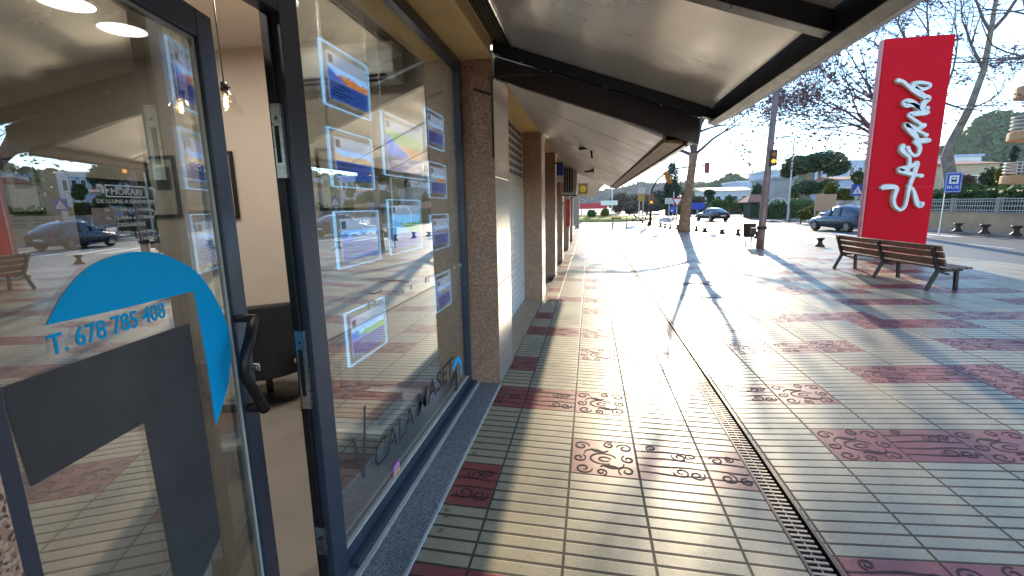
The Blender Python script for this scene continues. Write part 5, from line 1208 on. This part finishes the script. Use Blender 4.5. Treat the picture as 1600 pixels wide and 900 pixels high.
def ridge(name, prof, y, depth, m_, seed, lm_='hleaf'):
    """a hill: crest traced at its own distance, falling towards us and away, wooded bumps on top"""
    from mathutils import noise as N
    m = MB(); cols = []
    P = []
    for (a, b_) in zip(prof, prof[1:]):
        n = max(2, int((b_[0] - a[0]) / 3))
        for i in range(n): P.append((a[0] + (b_[0] - a[0]) * i / n, a[1] + (b_[1] - a[1]) * i / n))
    P.append(prof[-1])
    fr = [(-1.0, 0), (-.75, .28), (-.5, .55), (-.3, .75), (-.12, .93), (0, 1.0), (.15, .93), (.5, .5), (1, 0)]
    for px, py in P:
        c = aty(px, py, y); d = Vector((c.x, c.y, 0)).normalized()
        row = []
        for k, hh in fr:
            p = Vector((c.x, c.y, 0)) + d * (k * depth)
            nz = N.noise(p * (14 / y) + Vector((seed, 0, 0))) * .055 + N.noise(p * (50 / y)) * .035
            row.append((p.x, p.y, -1.0 + (c.z + 1.0) * hh * (1 + (nz * (1 if 0 < hh else 0)))))
        cols.append(row)
    n = len(fr); m.add([v for r in cols for v in r], [(i * n + j, (i + 1) * n + j, (i + 1) * n + j + 1, i * n + j + 1) for i in range(len(cols) - 1) for j in range(n - 1)])
    rg = random.Random(seed)
    for _ in range(9000):
        i = rg.randrange(len(cols) - 1); jx = rg.randrange(1, n - 3); a_, b_ = rg.random(), rg.random()
        p = Vector(cols[i][jx]).lerp(Vector(cols[i + 1][jx]), a_).lerp(Vector(cols[i][jx + 1]).lerp(Vector(cols[i + 1][jx + 1]), a_), b_)
        sz = y / 260 * 1.5 * rg.uniform(.5, 1.5); p.z += sz * rg.uniform(-.2, .7)
        e = Vector((rg.gauss(0, 1), rg.gauss(0, 1), rg.gauss(0, 1))).normalized(); f_ = e.orthogonal().normalized()
        m.add([p + e * sz, p + f_ * sz * .7, p - e * sz, p - f_ * sz * .7], [(0, 1, 2, 3)], 1)
    struct(m.build(name, [m_, lm_]))
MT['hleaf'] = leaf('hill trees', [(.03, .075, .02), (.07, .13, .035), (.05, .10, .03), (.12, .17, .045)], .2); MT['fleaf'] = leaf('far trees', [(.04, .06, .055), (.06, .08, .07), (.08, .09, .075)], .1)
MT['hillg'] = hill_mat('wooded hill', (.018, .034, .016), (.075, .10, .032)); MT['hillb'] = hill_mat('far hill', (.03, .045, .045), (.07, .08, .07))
ridge('hill_slope', [(1340, 262), (1400, 250), (1450, 240), (1480, 230), (1505, 212), (1530, 188), (1560, 174), (1590, 180), (1640, 190), (1720, 200), (1900, 240)], 260, 90, 'hillg', 1)
ridge('hill_crest', [(1050, 300), (1100, 294), (1125, 286), (1140, 276), (1165, 284), (1185, 284), (1210, 276), (1240, 266), (1300, 270), (1360, 275), (1420, 290)], 330, 55, 'hillg', 2)
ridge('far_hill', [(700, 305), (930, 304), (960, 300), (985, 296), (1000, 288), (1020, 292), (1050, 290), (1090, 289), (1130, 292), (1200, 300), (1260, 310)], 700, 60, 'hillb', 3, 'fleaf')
# overhead wires
a, b_ = aty(1215, 196, 30), aty(1640, 120, 22)
tag(MB().tube([aty(1120, 196, 60), aty(1260, 194, 40)], .02, 4).build('overhead_wire', 'black'), 'thin overhead wire crossing the white sky past the lamp post', 'wire')
tag(MB().tube([aty(1490, 98, 17), aty(1640, 98, 17)], .012, 4).build('overhead_wire', 'black'), 'thin overhead wire in front of the leaning plane tree', 'wire')

rng = random.Random(77)
for i in range(9):
    y = rng.uniform(1.8, 3.5); x = -.735 + rng.uniform(.008, .05); a = rng.uniform(0, 6); c, q = math.cos(a), math.sin(a); z = gz(x) + .004
    m = MB(); L_ = rng.uniform(.012, .022)
    m.add([(x - c * L_, y - q * L_, z), (x - q * L_ * .5, y + c * L_ * .5, z + .006), (x + c * L_, y + q * L_, z + .002), (x + q * L_ * .5, y - c * L_ * .5, z + .005)], [(0, 1, 2), (0, 2, 3)])
    tag(m.build('dry_leaf', 'tan'), 'small dry brown leaf caught along the foot of the granite sill', 'leaf', 'dry leaves along the sill')
if HAZE:
    t = NT('haze air'); v = t.n('VolumePrincipled'); v.inputs['Density'].default_value = HAZE; v.inputs['Color'].default_value = (.86, .92, 1, 1); v.inputs['Anisotropy'].default_value = .3
    t.l(v.outputs[0], t.out.inputs['Volume']); MT['haze'] = t.m
    o = MB().box(-900, -300, -2, 1400, 1500, 75).build('haze', 'haze'); o['kind'] = 'stuff'; o['label'] = 'thin bluish haze in the air over the street'; o['category'] = 'haze'
# ------------------------------------------------------------------ camera, light, sky
cam = bpy.data.cameras.new('camera'); co = bpy.data.objects.new('camera', cam); COL.objects.link(co)
X = Vector((CR[0], CF[0], -CD[0])); Y = -Vector((CR[1], CF[1], -CD[1])); Z = -Vector((CR[2], CF[2], -CD[2]))
X.normalize(); Z = (Z - X * Z.dot(X)).normalized(); Y = Z.cross(X)
co.matrix_world = Matrix(((X.x, Y.x, Z.x, 0), (X.y, Y.y, Z.y, 0), (X.z, Y.z, Z.z, EYE), (0, 0, 0, 1)))
cam.sensor_width = 36; cam.lens = 36 * FPX / 1600; cam.clip_start = .02; cam.clip_end = 6000
SC.camera = co
AZ, EL = math.radians(11.0), math.radians(17.5)      # sun: azimuth from +y towards +x, elevation
sun = bpy.data.lights.new('sun', 'SUN'); so = bpy.data.objects.new('sun', sun); COL.objects.link(so)
sun.energy = 2.2; sun.angle = math.radians(.53); sun.color = (1, .85, .62)
sd = Vector((math.sin(AZ) * math.cos(EL), math.cos(AZ) * math.cos(EL), math.sin(EL)))
so.rotation_euler = (-sd).to_track_quat('-Z', 'Y').to_euler()
w = bpy.data.worlds.new('World'); SC.world = w; w.use_nodes = True
nt = w.node_tree; bg = nt.nodes['Background']; sky = nt.nodes.new('ShaderNodeTexSky'); sky.sky_type = 'NISHITA'; sky.sun_disc = False
sky.sun_elevation = EL; sky.sun_rotation = AZ; sky.air_density = 1.0; sky.dust_density = .0; sky.ozone_density = 3.0; sky.altitude = 300
nt.links.new(sky.outputs[0], bg.inputs[0]); bg.inputs[1].default_value = .15
SC.view_settings.view_transform = 'Standard'; SC.view_settings.look = 'None'; SC.view_settings.gamma = 1; SC.view_settings.exposure = 1.9; SC.view_settings.use_curve_mapping = False
SC.render.engine = 'CYCLES'
cy = SC.cycles; cy.max_bounces = 8; cy.diffuse_bounces = 4; cy.glossy_bounces = 4; cy.transparent_max_bounces = 16; cy.transmission_bounces = 4; cy.caustics_reflective = False; cy.caustics_refractive = False; cy.sample_clamp_indirect = 6.0; cy.use_denoising = True
